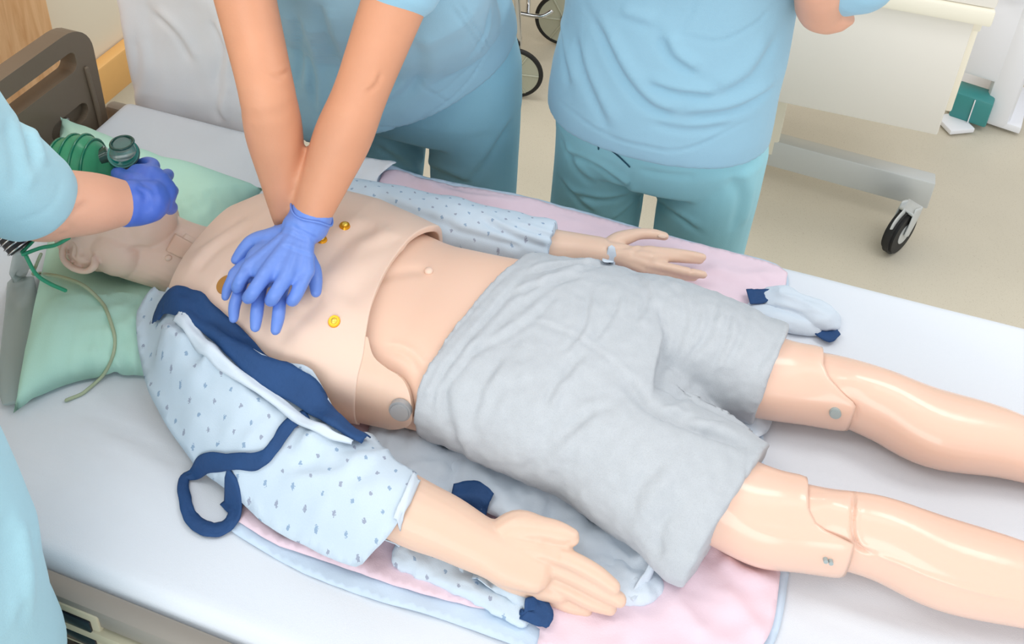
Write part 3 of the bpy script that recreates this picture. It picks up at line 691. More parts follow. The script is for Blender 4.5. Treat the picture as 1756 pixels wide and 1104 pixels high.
# legs: thigh shells, knee pieces and shins
def leg(pts, rad, name, m=M['skin_leg'], vox=.004, cutf=None):
    bm = bmesh.new(); tube(bm, pts, rad, n=32, k=6); return fuse(name, bm, m, man, vox, 3)
def cutmesh(o, f):
    """keep faces where f(world centre) is True"""
    bm = bmesh.new(); bm.from_mesh(o.data); mw = mat_world(o); bad = [x for x in bm.faces if not f(mw @ x.calc_center_median())]
    bmesh.ops.delete(bm, geom=bad, context='FACES'); bm.to_mesh(o.data); bm.free(); o.data.update()
near_c = [(.03, .87, .868), (.06, .867, .872), (.13, .856, .866), (.20, .860, .864), (.235, .866, .866), (.30, .872, .868), (.38, .872, .858), (.48, .882, .852), (.58, .89, .842), (.66, .89, .842), (.70, .89, .845)]
near_r = [(.060, .058), (.072, .066), (.066, .062), (.056, .060), (.051, .060), (.051, .060), (.056, .056), (.051, .050), (.039, .040), (.034, .036), (.032, .038)]
far_c = [(.03, 1.085, .868), (.06, 1.085, .872), (.13, 1.089, .866), (.20, 1.093, .864), (.25, 1.096, .868), (.31, 1.092, .866), (.38, 1.085, .858), (.48, 1.098, .852), (.58, 1.10, .842), (.66, 1.10, .842), (.70, 1.10, .845)]
far_r = [(.060, .058), (.072, .066), (.066, .062), (.057, .060), (.054, .061), (.053, .060), (.058, .056), (.050, .050), (.039, .040), (.034, .036), (.032, .038)]
def foot(bm, x, y):
    tube(bm, [(x, y, .835), (x + .02, y, .90), (x + .03, y, .97), (x + .028, y, 1.02)], [(.030, .040), (.030, .034), (.038, .026), (.042, .018)], n=16, up=(1, 0, 0))
    for k in range(5): tube(bm, [(x + .028, y - .032 + k * .016, 1.01), (x + .026, y - .034 + k * .017, 1.045 - abs(k - 1) * .006)], [.009, .008], n=10)
JL = {True: [(1398, 812), (1390, 824), (1384, 850), (1386, 878), (1402, 908), (1425, 938), (1440, 958), (1450, 976)], False: [(1414, 580), (1411, 596), (1410, 630), (1420, 655), (1440, 680), (1454, 700), (1458, 716), (1456, 730)]}
for (cc, rr, kn) in ((near_c, near_r, True), (far_c, far_r, False)):
    # the lower leg starts inside the thigh shell; the shell ends on the joint line
    lw_r = [(a - .007, b - .006) for a, b in rr[3:5]] + [(rr[5][0] - .003, rr[5][1] - .002)] + rr[6:]
    bm = bmesh.new(); tube(bm, cc[3:], lw_r, n=40, k=6, cap=True); foot(bm, .70, cc[-1][1]); lg = fuse('lower_leg', bm, M['skin_leg'], man, .0026, 3)
    tl = bvh(lg); J = [cast(tl, *q)[0] for q in JL[kn]]; J = sorted([(h.y, h.x) for h in J if h is not None]); jy, jx = [q[0] for q in J], list(np.maximum.accumulate([q[1] for q in J][::-1])[::-1])
    NR, NA = 40, 64; bm = bmesh.new(); cs = crom([list(c) + list(q) for c, q in zip(cc[:5], rr[:5])], 10); cs = [cs[int(i)] for i in np.linspace(0, len(cs) - 1, NR)]; x0 = cs[0][0]; rings = []
    def ringpt(c, j):
        t = 2 * math.pi * j / NA; return [c[0], c[1] + c[3] * math.cos(t), c[2] + c[4] * math.sin(t)]
    ends = [float(np.interp(ringpt(cs[-1], j)[1], jy, jx)) for j in range(NA)]
    for i, c in enumerate(cs):
        f = i / (NR - 1); lip = .0015 * math.exp(-((1 - f) / .03) ** 2) * -1
        rings.append([bm.verts.new((x0 + (ends[j] - x0) * f, c[1] + (c[3] + lip) * math.cos(2 * math.pi * j / NA), c[2] + (c[4] + lip) * math.sin(2 * math.pi * j / NA))) for j in range(NA)])
    for i in range(NR - 1):
        for j in range(NA): bm.faces.new((rings[i][j], rings[i][(j + 1) % NA], rings[i + 1][(j + 1) % NA], rings[i + 1][j]))
    th = obj('thigh', bm, M['skin_leg'], man); s_ = th.modifiers.new('s', 'SOLIDIFY'); s_.thickness = .005; s_.offset = -1
    if kn:
        crease(lg, [([(1462, 840), (1464, 862), (1462, 890), (1463, 915), (1474, 938), (1500, 950)], .0065, .0028, .002), ([(1490, 948), (1540, 965), (1600, 990), (1680, 1015), (1756, 1030)], -.002, .003, 0), ([(1392, 830), (1420, 826), (1440, 835)], .003, .004, 0)])
        nl, tN = lg, bvh(th)
    else:
        crease(lg, [([(1455, 690), (1468, 700), (1470, 725)], .002, .003, 0)]); fl, tF = lg, bvh(th)
h, n_ = cast(tF, 1432, 707)
if h is not None: cylo('joint_cap', h - n_ * .002, h + n_ * .005, .0085, M['disc'], man, n=24, bev=.001)
for q in ((1415, 958), (1424, 961)):
    h, n_ = cast(tN, *q)
    if h is not None: cylo('joint_screw', h - n_ * .002, h + n_ * .005, .003, M['disc'], man, n=14)
# knee cap bulges
for (px, py, lg) in ((1425, 865, nl), (1465, 650, fl)):
    t_ = bvh(lg); h, n_ = cast(t_, px, py)
    if h is not None:
        co = wco(lg); d = np.linalg.norm(co - np.array(h), axis=1); co += np.array(n_) * (.006 * np.exp(-(d / .024) ** 2))[:, None]; setw(lg, co)
for o in (abd, chest, head, armn, armf, *[x for x in man.children if x.name.split('.')[0] in ('thigh', 'lower_leg')]): hf_add(o)
HF_BODY = HF.copy()

# ------------------------------------------------------------------ underpad and gown lying under and around the manikin
HFB = HF.copy(); HF = np.full((NX, NY), MZ); hf_add(sheet); HFS = HF.copy()
pad = thing('underpad', 'pink absorbent underpad with pale blue border spread on the white sheet', 'underpad', (-.2, 1.0, MZ))
HF = HFS.copy()
bord = drape('border', [(395, 872, .8), (400, 915, .8), (520, 985, .8), (640, 1030, .8), (760, 1065, .8), (960, 1130, .8), (1300, 1140, .8), (1352, 985, .8), (1322, 960, .8), (1310, 880, .8), (1310, 700, .8), (1352, 500, .8), (1330, 455, .8), (1150, 408, .8), (905, 340, .8), (735, 307, .8), (655, 282, .8), (600, 284, .8), (560, 400, .8), (500, 650, .8)], M['pad_b'], pad, lift=.003, wr=(.0022, 16, (1, 2.5)), sig=0)
drape('pink_centre', [(412, 880, .8), (415, 905, .8), (480, 945, .8), (560, 972, .8), (700, 1018, .8), (800, 1045, .8), (880, 1058, .8), (925, 1085, .8), (940, 1120, .8), (1290, 1130, .8), (1336, 990, .8), (1315, 958, .8), (1300, 880, .8), (1296, 700, .8), (1346, 495, .8), (1335, 462, .8), (1150, 412, .8), (990, 370, .8), (905, 346, .8), (735, 316, .8), (690, 300, .8), (660, 299, .8), (650, 320, .8), (600, 480, .8), (540, 700, .8)], M['pink'], pad, lift=.002, wr=(.003, 14, (1.2, 2.2)), sig=0,
      folds=[([(1230, 955), (1270, 990), (1330, 1000)], .012, .012), ([(700, 310), (800, 345), (900, 352)], .012, .014), ([(1130, 990), (1180, 1060), (1210, 1104)], .006, .012), ([(1230, 1010), (1280, 1060), (1300, 1104)], .006, .012), ([(480, 920), (560, 950), (650, 985)], .008, .012), ([(1200, 460), (1270, 480), (1340, 475)], .008, .015)])
HFP = HF.copy(); HF = np.maximum(HFP, HFB)
gown = thing('hospital_gown', 'pale blue patterned hospital gown with navy binding, opened around the manikin', 'gown', (-.35, .9, MZ))
# under layers, on the pad only (the manikin lies on them)
HF = HFP.copy()
drape('under_panel', [(640, 740, .8), (700, 740, .8), (760, 760, .8), (900, 800, .8), (1000, 900, .8), (1120, 960, .8), (1118, 1000, .8), (1070, 1030, .8), (1000, 990, .8), (900, 930, .8), (840, 900, .8), (700, 850, .8), (620, 800, .8)], M['gown_i'], gown, lift=.005, wr=(.014, 20, (1, 1)), sig=0)
drape('lower_panel', [(640, 905, .8), (760, 930, .8), (830, 965, .8), (905, 1005, .8), (930, 1030, .8), (900, 1062, .8), (850, 1035, .8), (800, 1002, .8), (745, 968, .8), (655, 948, .8)], M['gown'], gown, lift=.006, wr=(.013, 26, (1, 1.4)), sig=0)
drape('side_panel', [(1118, 968, .8), (1050, 1030, .8), (1080, 1034, .8), (1122, 990, .8)], M['gown_i'], gown, lift=.008, wr=(.004, 20, (1, 1)), sig=0) if False else None
strip('navy_binding', [(912, 1032, .82), (920, 1050, .82), (915, 1068, .82)], [.010, .022, .018], M['navy'], gown, lift=.010)
strip('navy_binding', [(775, 862, .805), (805, 868, .805), (838, 888, .805)], [.010, .016, .012], M['navy'], gown, lift=.010)
strip('navy_binding', [(1540, 0, .8), (1541, 0, .8)], .01, M['navy'], gown) if False else None
strip('hem_band', [(1080, 1035, .81), (1105, 1005, .81), (1122, 972, .81)], .004, M['gown_i'], gown, lift=.010)
bm = bmesh.new(); tube(bm, [P(1318, 512, .815), P(1345, 515, .820), P(1375, 528, .820), P(1405, 540, .820), P(1432, 548, .812)], [(.020, .012), (.026, .017), (.022, .016), (.026, .016), (.018, .010)], n=24, k=5)
tube(bm, [P(1290, 530, .81), P(1330, 545, .815), P(1370, 556, .812), P(1400, 562, .808)], [(.012, .008), (.016, .012), (.016, .012), (.012, .008)], n=18, k=5)
fp = fuse('far_panel', bm, M['gown_i'], gown, .0028, 2); ruffle(fp, .005, 24, (.5, 1.6, 1.6), True, 3); ruffle(fp, .0015, 60, (.5, 1, 1), False, 5)
strip('navy_binding', [(1282, 512, .82), (1300, 512, .82), (1322, 506, .82)], [.016, .016, .008], M['navy'], gown, lift=.014)
strip('navy_binding', [(1398, 566, .81), (1418, 572, .81), (1438, 570, .81)], [.010, .020, .006], M['navy'], gown, lift=.012)
for seg, rr_, sd in (([(925, 940), (975, 962), (1030, 990), (1080, 1000), (1112, 985)], (.026, .012), 4), ([(690, 945), (750, 972), (820, 1010), (880, 1040), (905, 1052)], (.020, .009), 6), ([(650, 752), (720, 762), (800, 800), (850, 850)], (.024, .008), 8)):
    bm = bmesh.new(); tube(bm, [P(*q, .812) for q in seg], [rr_] * len(seg), n=22, k=5); cr_ = fuse('crumpled_edge', bm, M['gown_i'] if sd != 6 else M['gown'], gown, .0028, 2)
    ruffle(cr_, .005, 26, (.8, 1.4, 1.4), True, sd); ruffle(cr_, .002, 60, (1, 1, 1), False, sd); hf_add(cr_)
drape('middle_panel', [(1240, 700, .8), (1322, 712, .8), (1316, 745, .8), (1290, 770, .8), (1230, 760, .8)], M['gown_i'], gown, lift=.008, wr=(.010, 30, (1, 1)), sig=0)
drape('far_layer', [(600, 284, .8), (655, 290, .8), (680, 296, .8), (650, 318, .8), (640, 345, .8), (580, 360, .8)], M['white'], gown, lift=.016, wr=(.004, 14, (1, 1)), sig=0)
HF = np.maximum(HF, HFB)
# ------------------------------------------------------------------ shorts
bm = bmesh.new()
def ssec(x, yc, hw, zt, zb=.800, e=2.4): return ((x, yc, (zt + zb) / 2), (0, hw, 0), (0, 0, (zt - zb) / 2), e)
waist = [(-.335, 0), (-.30, .0)]
secs = []
# waistband plane is skewed: the far side sits further towards the feet
def skew(x, k=.05): return x
loft(bm, [((-.303, .983, .889), (.046, .174, 0), (-.012, 0, .090), 2.5), ((-.25, .984, .889), (.030, .182, 0), (-.010, 0, .092), 2.5), ((-.18, .985, .889), (.01, .194, 0), (-.005, 0, .094), 2.5), ((-.08, .985, .885), (0, .198, 0), (0, 0, .091), 2.5), ((-.03, .985, .88), (0, .19, 0), (0, 0, .084), 2.4)], n=64)
tube(bm, [(-.12, .885, .885), (-.04, .868, .882), (.02, .858, .878), (.075, .846, .870), (.112, .842, .866)], [(.092, .084), (.104, .086), (.108, .083), (.113, .080), (.113, .074)], n=40, k=4, cap=False)
tube(bm, [(-.12, 1.08, .885), (-.04, 1.092, .882), (.04, 1.093, .878), (.10, 1.091, .872), (.142, 1.091, .870)], [(.092, .084), (.100, .086), (.094, .083), (.086, .078), (.083, .076)], n=40, k=4, cap=False)
tube(bm, [(-.10, .975, .868), (-.02, .972, .862), (.04, .970, .852), (.085, .968, .84)], [(.08, .080), (.07, .068), (.055, .055), (.04, .038)], n=32, k=4, cap=False)
shorts = fuse('shorts', bm, M['short'], man, .004, 5)
shorts['label'] = 'heather grey jersey shorts'
# flatten what would sink into the mattress
co = wco(shorts); co[:, 2] = np.maximum(co[:, 2], MZ + .003)
wn = np.clip((co[:, 0] + .02) / .1, 0, 1); near_leg = co[:, 1] < .97
co[:, 0] += wn * np.where(near_leg, .30 * (co[:, 1] - .875), .22 * (co[:, 1] - 1.09)); setw(shorts, co)
ts = bvh(shorts)
W1 = lambda *p: list(p)
crease(shorts, [
 (W1((716, 655), (760, 590), (820, 520), (900, 440)), .003, .004, .0),
 (W1((742, 700), (748, 660), (790, 600), (850, 530), (915, 452)), .0035, .0045, .002),
 (W1((760, 720), (765, 670), (810, 610), (865, 548), (930, 470)), .003, .005, .002),
 (W1((880, 540), (960, 480), (1050, 445)), .004, .007, .003), (W1((870, 510), (940, 485), (1010, 470)), .004, .006, .003),
 (W1((780, 620), (860, 580), (920, 540), (960, 500)), .004, .006, .003), (W1((900, 545), (980, 575), (1060, 630), (1115, 700)), .0025, .004, .001),
 (W1((1115, 700), (1200, 735), (1290, 765)), .010, .009, .003), (W1((1060, 640), (1115, 700), (1150, 720)), .006, .010, .002),
 (W1((760, 770), (830, 860), (870, 890)), .005, .006, .003), (W1((760, 640), (770, 720), (800, 800)), .004, .008, .003),
 (W1((1150, 480), (1175, 530), (1160, 600), (1120, 650)), .003, .007, .002), (W1((1230, 510), (1215, 570), (1175, 620)), .003, .006, .003),
 (W1((1090, 470), (1110, 510), (1085, 560)), .003, .006, .003), (W1((1280, 520), (1270, 580), (1240, 630)), .0025, .006, .002), (W1((1340, 560), (1320, 600), (1290, 640)), .002, .006, .002),
 (W1((980, 700), (930, 760), (900, 830)), .003, .010, .002), (W1((1030, 690), (980, 730), (920, 800)), .003, .008, .003),
 (W1((1125, 960), (1135, 900), (1175, 850)), .006, .009, .003), (W1((1110, 940), (1120, 880), (1170, 830)), .003, .010, .003), (W1((820, 700), (880, 660), (960, 650)), .002, .010, .002),
 (W1((1345, 575), (1325, 630), (1275, 735)), .0018, .003, .0), (W1((1285, 775), (1265, 860), (1185, 1005)), .0018, .003, .0)], ts)
crease(shorts, [
 (W1((1010, 500), (1000, 560), (960, 610)), .003, .005, .003), (W1((1185, 500), (1195, 545), (1180, 590)), .003, .005, .003), (W1((1130, 520), (1140, 570), (1130, 620)), .003, .005, .003),
 (W1((1250, 530), (1245, 580), (1215, 640)), .003, .005, .003), (W1((1060, 500), (1050, 540), (1010, 590)), .003, .005, .002), (W1((1010, 600), (960, 650), (930, 700)), .003, .006, .003),
 (W1((870, 600), (830, 660), (810, 720)), .003, .006, .003), (W1((950, 760), (1000, 720), (1060, 690)), .003, .008, .003), (W1((1150, 780), (1100, 830), (1080, 880)), .003, .010, .003),
 (W1((905, 470), (960, 455), (1040, 452)), .004, .005, .003), (W1((1200, 660), (1150, 690), (1118, 700)), .004, .007, .003), (W1((1240, 720), (1180, 715), (1125, 702)), .004, .006, .003)], ts)
ruffle(shorts, .0022, 26, (1, .6, 1), seed=2); ruffle(shorts, .0010, 34, (1.4, .5, 1), True, seed=9); ruffle(shorts, .0012, 60, (1, 1, 1), seed=5)
hf_add(shorts)
# ------------------------------------------------------------------ gown, upper layers: near sleeve and front
sleeve = [(272, 530, .86), (244, 575, .83), (246, 640, .81), (262, 705, .81), (300, 770, .805), (345, 822, .805), (405, 870, .805), (470, 925, .805), (560, 975, .805), (612, 996, .805), (655, 985, .81), (680, 915, .88), (700, 865, .905), (716, 822, .895), (680, 798, .90), (640, 768, .86), (600, 745, .90), (540, 690), (470, 645), (400, 605), (340, 560), (310, 520)]
gn = drape('near_front_panel', sleeve, M['gown'], gown, sig=7, lift=.006, tent=lambda X, Y: MZ + np.interp(X, [-.82, -.7, -.3], [.085, .10, .112]) * np.sqrt(np.clip(1 - ((Y - np.interp(X, [-.8, -.65, -.55, -.36, -.3], [.86, .768, .738, .708, .70])) / .082) ** 2, 0, 1)), wr=(.0055, 15, (1, 1)), dil=3,
      folds=[([(290, 560), (380, 660), (480, 720)], .012, .010), ([(270, 620), (330, 640), (380, 640)], .012, .007), ([(268, 655), (330, 660), (390, 625)], .012, .007), ([(270, 600), (300, 590), (330, 620)], .014, .008), ([(500, 800), (560, 750), (640, 760)], .014, .012), ([(480, 880), (560, 840), (640, 800)], .010, .010), ([(560, 800), (640, 790), (700, 800)], .008, .008), ([(300, 600), (350, 620), (420, 680)], .010, .006), ([(520, 960), (580, 900), (640, 860)], .006, .014), ([(320, 700), (420, 760), (500, 800)], .005, .016)])
rim = strip('sleeve_hem', [(715, 823), (700, 848), (688, 875), (680, 895)], .005, M['gown_i'], gown, lift=.003)
strip('turned_edge', [(306, 548), (322, 562), (352, 600), (400, 640), (470, 690), (545, 735), (605, 765)], [.008, .009, .008, .008, .008, .006, .003], M['gown_i'], gown, lift=.007, cup=.004, wr=.003)
strip('navy_binding', [(268, 560), (285, 525), (318, 524), (370, 570), (440, 625), (520, 680), (580, 722), (628, 760)], [.010, .017, .019, .018, .018, .018, .017, .010], M['navy'], gown, lift=.009, cup=.003, wr=.003)
strip('tie', [(528, 716), (495, 735), (468, 775), (440, 795), (390, 798), (345, 806), (318, 825), (318, 860), (330, 895), (360, 912), (392, 906), (405, 880), (388, 855)], [.008, .010, .008, .007, .006, .005, .007, .008, .009, .010, .010, .010, .010], M['navy'], gown, lift=.005, cup=.002, wr=.002)
# far sleeve over the far arm
bm = bmesh.new(); tube(bm, [(-.735, 1.165, .888), (-.62, 1.19, .880), (-.50, 1.205, .876), (-.38, 1.215, .872), (-.30, 1.222, .868), (-.255, 1.225, .868)], [(.055, .05), (.060, .055), (.058, .056), (.056, .054), (.052, .056), (.050, .058)], n=30, k=5, cap=False)
fs = fuse('far_sleeve', bm, M['gown'], gown, .004, 3)
crease(fs, [([(640, 340), (720, 370), (800, 395)], .004, .008, .003), ([(820, 370), (880, 405), (955, 430)], .005, .006, .004), ([(760, 390), (840, 410), (900, 425)], .003, .006, .003), ([(880, 385), (930, 402), (962, 412)], .003, .004, .003)])
ruffle(fs, .003, 22, seed=8)
for seg in ([(596, 313, .90), (612, 314, .90), (628, 319, .90)], [(676, 333, .90), (696, 338, .90), (722, 345, .89)], [(770, 361, .89), (805, 366, .89), (838, 380, .88)]):
    strip('navy_binding', seg, [.004, .010, .004], M['navy'], gown, lift=.010, cup=.002)
drape('pocket_corner', [(1032, 452), (1043, 428), (1056, 444), (1050, 455)], M['gown_i'], gown, res=.004, sig=2, lift=.006, wr=(.002, 40, (1, 1)))
# ------------------------------------------------------------------ people
def superlofts(bm, secs, n=48): loft(bm, [((x, y, z), a if isinstance(a, tuple) else (a, 0, 0), b if isinstance(b, tuple) else (0, b, 0), e) for x, y, z, a, b, e in secs], n)
def head_mesh(parent, c, m, facing, tilt=.5, hair=True):
    """head looking along facing (unit xy) and down by tilt"""
    f = Vector((facing[0], facing[1], 0)).normalized(); q = Matrix.Rotation(0, 3, 'Z'); s = Vector((-f.y, f.x, 0))
    fd = (f * math.cos(tilt) - Vector((0, 0, 1)) * math.sin(tilt)); upv = s.cross(fd) * -1; upv = fd.cross(s) * -1 if fd.cross(s).z < 0 else fd.cross(s)
    B = Matrix((s, fd, upv)).transposed(); c = Vector(c); bm = bmesh.new()
    ball(bm, c + B @ Vector((0, -.01, .03)), (.076, .095, .09), B); ball(bm, c + B @ Vector((0, .025, -.045)), (.058, .062, .072), B)
    tube(bm, [c + B @ Vector((0, .08, .02)), c + B @ Vector((0, .108, -.02)), c + B @ Vector((0, .095, -.03))], [.009, .015, .012], n=10)
    for k in (-1, 1): ball(bm, c + B @ Vector((.078 * k, -.01, -.005)), (.010, .018, .032), B); ball(bm, c + B @ Vector((.032 * k, .074, .022)), (.018, .012, .010), B)
    tube(bm, [c + B @ Vector((-.022, .08, -.06)), c + B @ Vector((0, .09, -.058)), c + B @ Vector((.022, .08, -.06))], [.005, .008, .005], n=8)
    o = fuse('head', bm, m, parent, .005, 3)
    bm = bmesh.new(); ball(bm, c + B @ Vector((0, -.022, .045)), (.086, .096, .092), B); ball(bm, c + B @ Vector((0, -.075, -.03)), (.07, .05, .075), B); fuse('hair', bm, M['hair'], parent, .006, 2)
    return c - B @ Vector((0, .03, .07))
def shoes(parent, xs, y):
    for x in xs:
        bm = bmesh.new(); tube(bm, [(x, y + .10, .05), (x, y + .02, .055), (x, y - .09, .04), (x, y - .14, .032)], [(.038, .048), (.042, .052), (.046, .036), (.036, .026)], n=18); o = fuse('shoe', bm, M['shoe'], parent, .006, 2)
# --- person giving compressions
ln = thing('person', 'person in blue scrubs leaning over the manikin, pressing gloved hands on its chest', 'person', (-.66, 1.66, 0))
bm = bmesh.new()
superlofts(bm, [(-.665, 1.60, 1.22, .16, .10, 2.3), (-.665, 1.61, 1.10, .19, .12, 2.3), (-.665, 1.635, .95, .214, .138, 2.4), (-.665, 1.645, .84, .218, .142, 2.4), (-.665, 1.65, .77, .212, .13, 2.3)])
for s, xx in ((-1, -.775), (1, -.555)):
    tube(bm, [(xx, 1.65, .84), (xx + .005 * s, 1.65, .70), (xx + .012 * s, 1.645, .50), (xx + .015 * s, 1.66, .28), (xx + .015 * s, 1.67, .07)], [(.105, .125), (.104, .115), (.098, .10), (.09, .09), (.09, .088)], n=30, k=4, up=(0, 1, 0))
tr = fuse('scrub_trousers', bm, M['trou'], ln, .006, 4)
crease(tr, [([(700, 275), (760, 300), (810, 320)], .006, .010, .004), ([(800, 320), (840, 270), (880, 200)], .006, .012, .005), ([(640, 250), (680, 275), (715, 300)], .006, .008, .004), ([(610, 262), (650, 290)], .005, .007, .004)])
ruffle(tr, .004, 7, (1, 1, .5), seed=1)
shoes(ln, (-.78, -.54), 1.66)
bm = bmesh.new()
# trunk bends forward from the hips; the hem hangs in front
def sec3(c, w, d, ang, e=2.3):
    ca, sa = math.cos(ang), math.sin(ang); return (c[0], c[1], c[2], (w, 0, 0), (0, d * ca, d * sa), e)
superlofts(bm, [((-.705, 1.595, .890)) + ((.255, 0, .145), (0, .168, .04), 2.3), ((-.705, 1.58, .95)) + ((.250, 0, .140), (0, .166, .05), 2.3), ((-.705, 1.555, 1.02)) + ((.248, 0, .11), (0, .155, .06), 2.3), sec3((-.715, 1.50, 1.12), .255, .14, .55), sec3((-.69, 1.41, 1.22), .245, .14, .75), sec3((-.65, 1.30, 1.34), .23, .135, .9), sec3((-.615, 1.23, 1.46), .19, .11, .95), sec3((-.61, 1.17, 1.52), .10, .075, .95)])
SL, SR = Vector((-.84, 1.19, 1.50)), Vector((-.49, 1.21, 1.50))
EL, ER = P(455, 145, 1.29), P(618, 160, 1.27)
WL, WR = P(497, 372, 1.065), P(527, 385, 1.085)
for s_, e_ in ((SL, EL), (SR, ER)):
    tube(bm, [s_ + Vector((.04 if s_.x < -.6 else -.04, .05, 0)), s_, s_.lerp(e_, .22), s_.lerp(e_, .37 if s_.x > -.6 else .30)], [.075, .072, .070, (.068, .068)], n=24, k=4)
tp = fuse('scrub_top', bm, M['top'], ln, .006, 4)
crease(tp, [([(620, 190), (680, 170), (730, 120)], .004, .012, .005), ([(700, 60), (720, 110), (700, 170)], .005, .014, .004), ([(525, 60), (535, 120), (540, 190)], .008, .010, .007), ([(840, 20), (830, 60), (800, 110)], .004, .010, .003), ([(505, 20), (515, 90), (510, 150)], .010, .012, .008), ([(545, 0), (560, 60), (578, 110)], .008, .012, .006), ([(770, 5), (810, 60), (835, 95)], .003, .0035, .001), ([(782, 0), (822, 55), (845, 85)], .003, .0035, .001), ([(835, 90), (790, 130), (745, 160), (690, 120)], .0018, .004, 0),
            ([(700, 120), (745, 160), (775, 178)], .002, .004, .001), ([(530, 190), (600, 215), (640, 232)], .003, .005, 0), ([(850, 65), (790, 155), (700, 215), (640, 218)], .004, .0035, .001), ([(640, 60), (620, 130), (590, 200)], .006, .02, .004)])
ruffle(tp, .004, 8, seed=7)
bm = bmesh.new()
tube(bm, [SL, SL.lerp(EL, .33), SL.lerp(EL, .67), EL, EL.lerp(WL, .33), EL.lerp(WL, .67), WL], [.053, .050, .045, .041, .043, .035, (.027, .026)], n=22, k=4)
tube(bm, [SR, SR.lerp(ER, .33), SR.lerp(ER, .67), ER, ER.lerp(WR, .33), ER.lerp(WR, .67), WR], [.055, .053, .047, .042, .045, .037, (.030, .026)], n=22, k=4)
nk = Vector((-.60, 1.10, 1.56)); tube(bm, [(-.61, 1.24, 1.48), (-.605, 1.19, 1.57), (-.60, 1.14, 1.66)], [.10, .055, .052], n=18)
tube(bm, [SL + Vector((.02, .03, 0)), (-.61, 1.27, 1.46), SR + Vector((-.02, .03, 0))], [.05, .09, .05], n=18)
skinp = fuse('arms_and_neck', bm, M['skin_p'], ln, .0045, 12)
crease(skinp, [([(460, 128), (480, 128), (498, 118)], .0025, .003, .001), ([(470, 136), (490, 133)], .0015, .003, 0), ([(628, 160), (645, 145), (655, 122)], .003, .004, .002)])
head_mesh(ln, (-.60, 1.10, 1.77), M['skin_p'], (0, -1), .9)
# gloves: lower hand first, then the top hand over it
def K(px, py, z): return P(px, py, z)
bm = bmesh.new(); wl_ = WL + Vector((0, -.015, -.012))
hand(bm, wl_, [
    ([K(415, 480, 1.030), K(408, 505, 1.028), K(402, 525, 1.022), K(401, 545, 1.014)], .0092),
    ([K(447, 488, 1.030), K(443, 515, 1.030), K(440, 540, 1.024), K(438, 560, 1.014)], .0098),
    ([K(484, 490, 1.030), K(480, 518, 1.030), K(477, 545, 1.022), K(473, 565, 1.012)], .0098),
    ([K(402, 470, 1.030), K(396, 482, 1.026), K(390, 496, 1.020), K(387, 508, 1.014)], .0082)],
    ([K(520, 440, 1.040), K(537, 462, 1.034), K(541, 482, 1.028), K(542, 500, 1.020)], .0108), wr=(.028, .02))
glo_lo = fuse('glove', bm, M['glove'], ln, .0024, 2)
bm = bmesh.new(); wt = WR + Vector((0, -.01, .004))
hand(bm, wt, [
    ([K(424, 462, 1.062), K(414, 478, 1.060), K(408, 490, 1.048), K(406, 494, 1.036)], .0098),
    ([K(456, 470, 1.070), K(437, 496, 1.062), K(428, 508, 1.048), K(425, 510, 1.034)], .0105),
    ([K(492, 472, 1.070), K(473, 502, 1.060), K(466, 513, 1.046), K(464, 514, 1.034)], .0105),
    ([K(526, 466, 1.064), K(512, 497, 1.056), K(503, 513, 1.044), K(500, 515, 1.034)], .0100)],
    ([K(470, 408, 1.066), K(438, 412, 1.060), K(420, 426, 1.052), K(406, 444, 1.040)], .0112), wr=(.030, .022))
tube(bm, [WR.lerp(ER, .07), WR, wt], [(.036, .031), (.0345, .029), (.034, .026)], n=24, k=4)
ball(bm, K(472, 446, 1.064), (.046, .040, .017)); ball(bm, K(498, 425, 1.068), (.036, .034, .018))
glo = fuse('glove', bm, M['glove'], ln, .0024, 5)
bm = bmesh.new(); cfc = WR.lerp(ER, .085); ax_ = (ER - WR).normalized(); q = ax_.to_track_quat('Z', 'Y').to_matrix()
ring = [cfc + q @ Vector((.0365 * math.cos(a), .0315 * math.sin(a), .003 * math.sin(3 * a))) for a in np.linspace(0, 2 * math.pi, 40)]
tube(bm, ring, [.0016] * 40, n=8, k=1); obj('cuff_roll', bm, M['glove'], glo)
crease(glo, [([(500, 385), (520, 398), (548, 412)], .0015, .003, .001), ([(480, 420), (510, 432), (540, 442)], .001, .003, .0008), ([(470, 395), (500, 402), (530, 415)], .0012, .003, .0008)])
ruffle(glo, .0006, 60, seed=2)
# --- assistant standing on the far side
an = thing('person', 'person in blue scrubs standing upright behind the bed, forearms folded, beside the white cabinet', 'person', (-.13, 1.66, 0))
bm = bmesh.new()
superlofts(bm, [(-.125, 1.63, 1.05, .185, .115, 2.3), (-.13, 1.635, .97, .212, .135, 2.4), (-.13, 1.64, .88, .226, .148, 2.4), (-.13, 1.65, .80, .222, .138, 2.3)])
for s, xx in ((-1, -.245), (1, -.012)):
    tube(bm, [(xx, 1.65, .86), (xx + .002 * s, 1.65, .72), (xx + .006 * s, 1.645, .52), (xx + .01 * s, 1.66, .28), (xx + .01 * s, 1.67, .07)], [(.112, .130), (.108, .120), (.101, .105), (.09, .09), (.09, .088)], n=30, k=4, up=(0, 1, 0))
tr = fuse('scrub_trousers', bm, M['trou_l'], an, .006, 4)
crease(tr, [([(1085, 335), (1120, 345), (1160, 370), (1200, 398)], .008, .008, .004), ([(960, 260), (1020, 285), (1085, 330)], .006, .009, .005), ([(970, 330), (1030, 345), (1085, 335)], .005, .007, .004), ([(960, 310), (990, 345), (1020, 370)], .005, .008, .004), ([(1080, 262), (1079, 325)], .002, .003, 0),
            ([(1090, 290), (1150, 300), (1200, 305)], .005, .010, .003), ([(1050, 380), (1070, 365), (1092, 345)], .004, .006, .004), ([(1250, 300), (1270, 340), (1255, 400)], .005, .015, .004), ([(960, 230), (985, 290), (1020, 320)], .005, .010, .004)])
ruffle(tr, .004, 7, (1, 1, .5), seed=11)
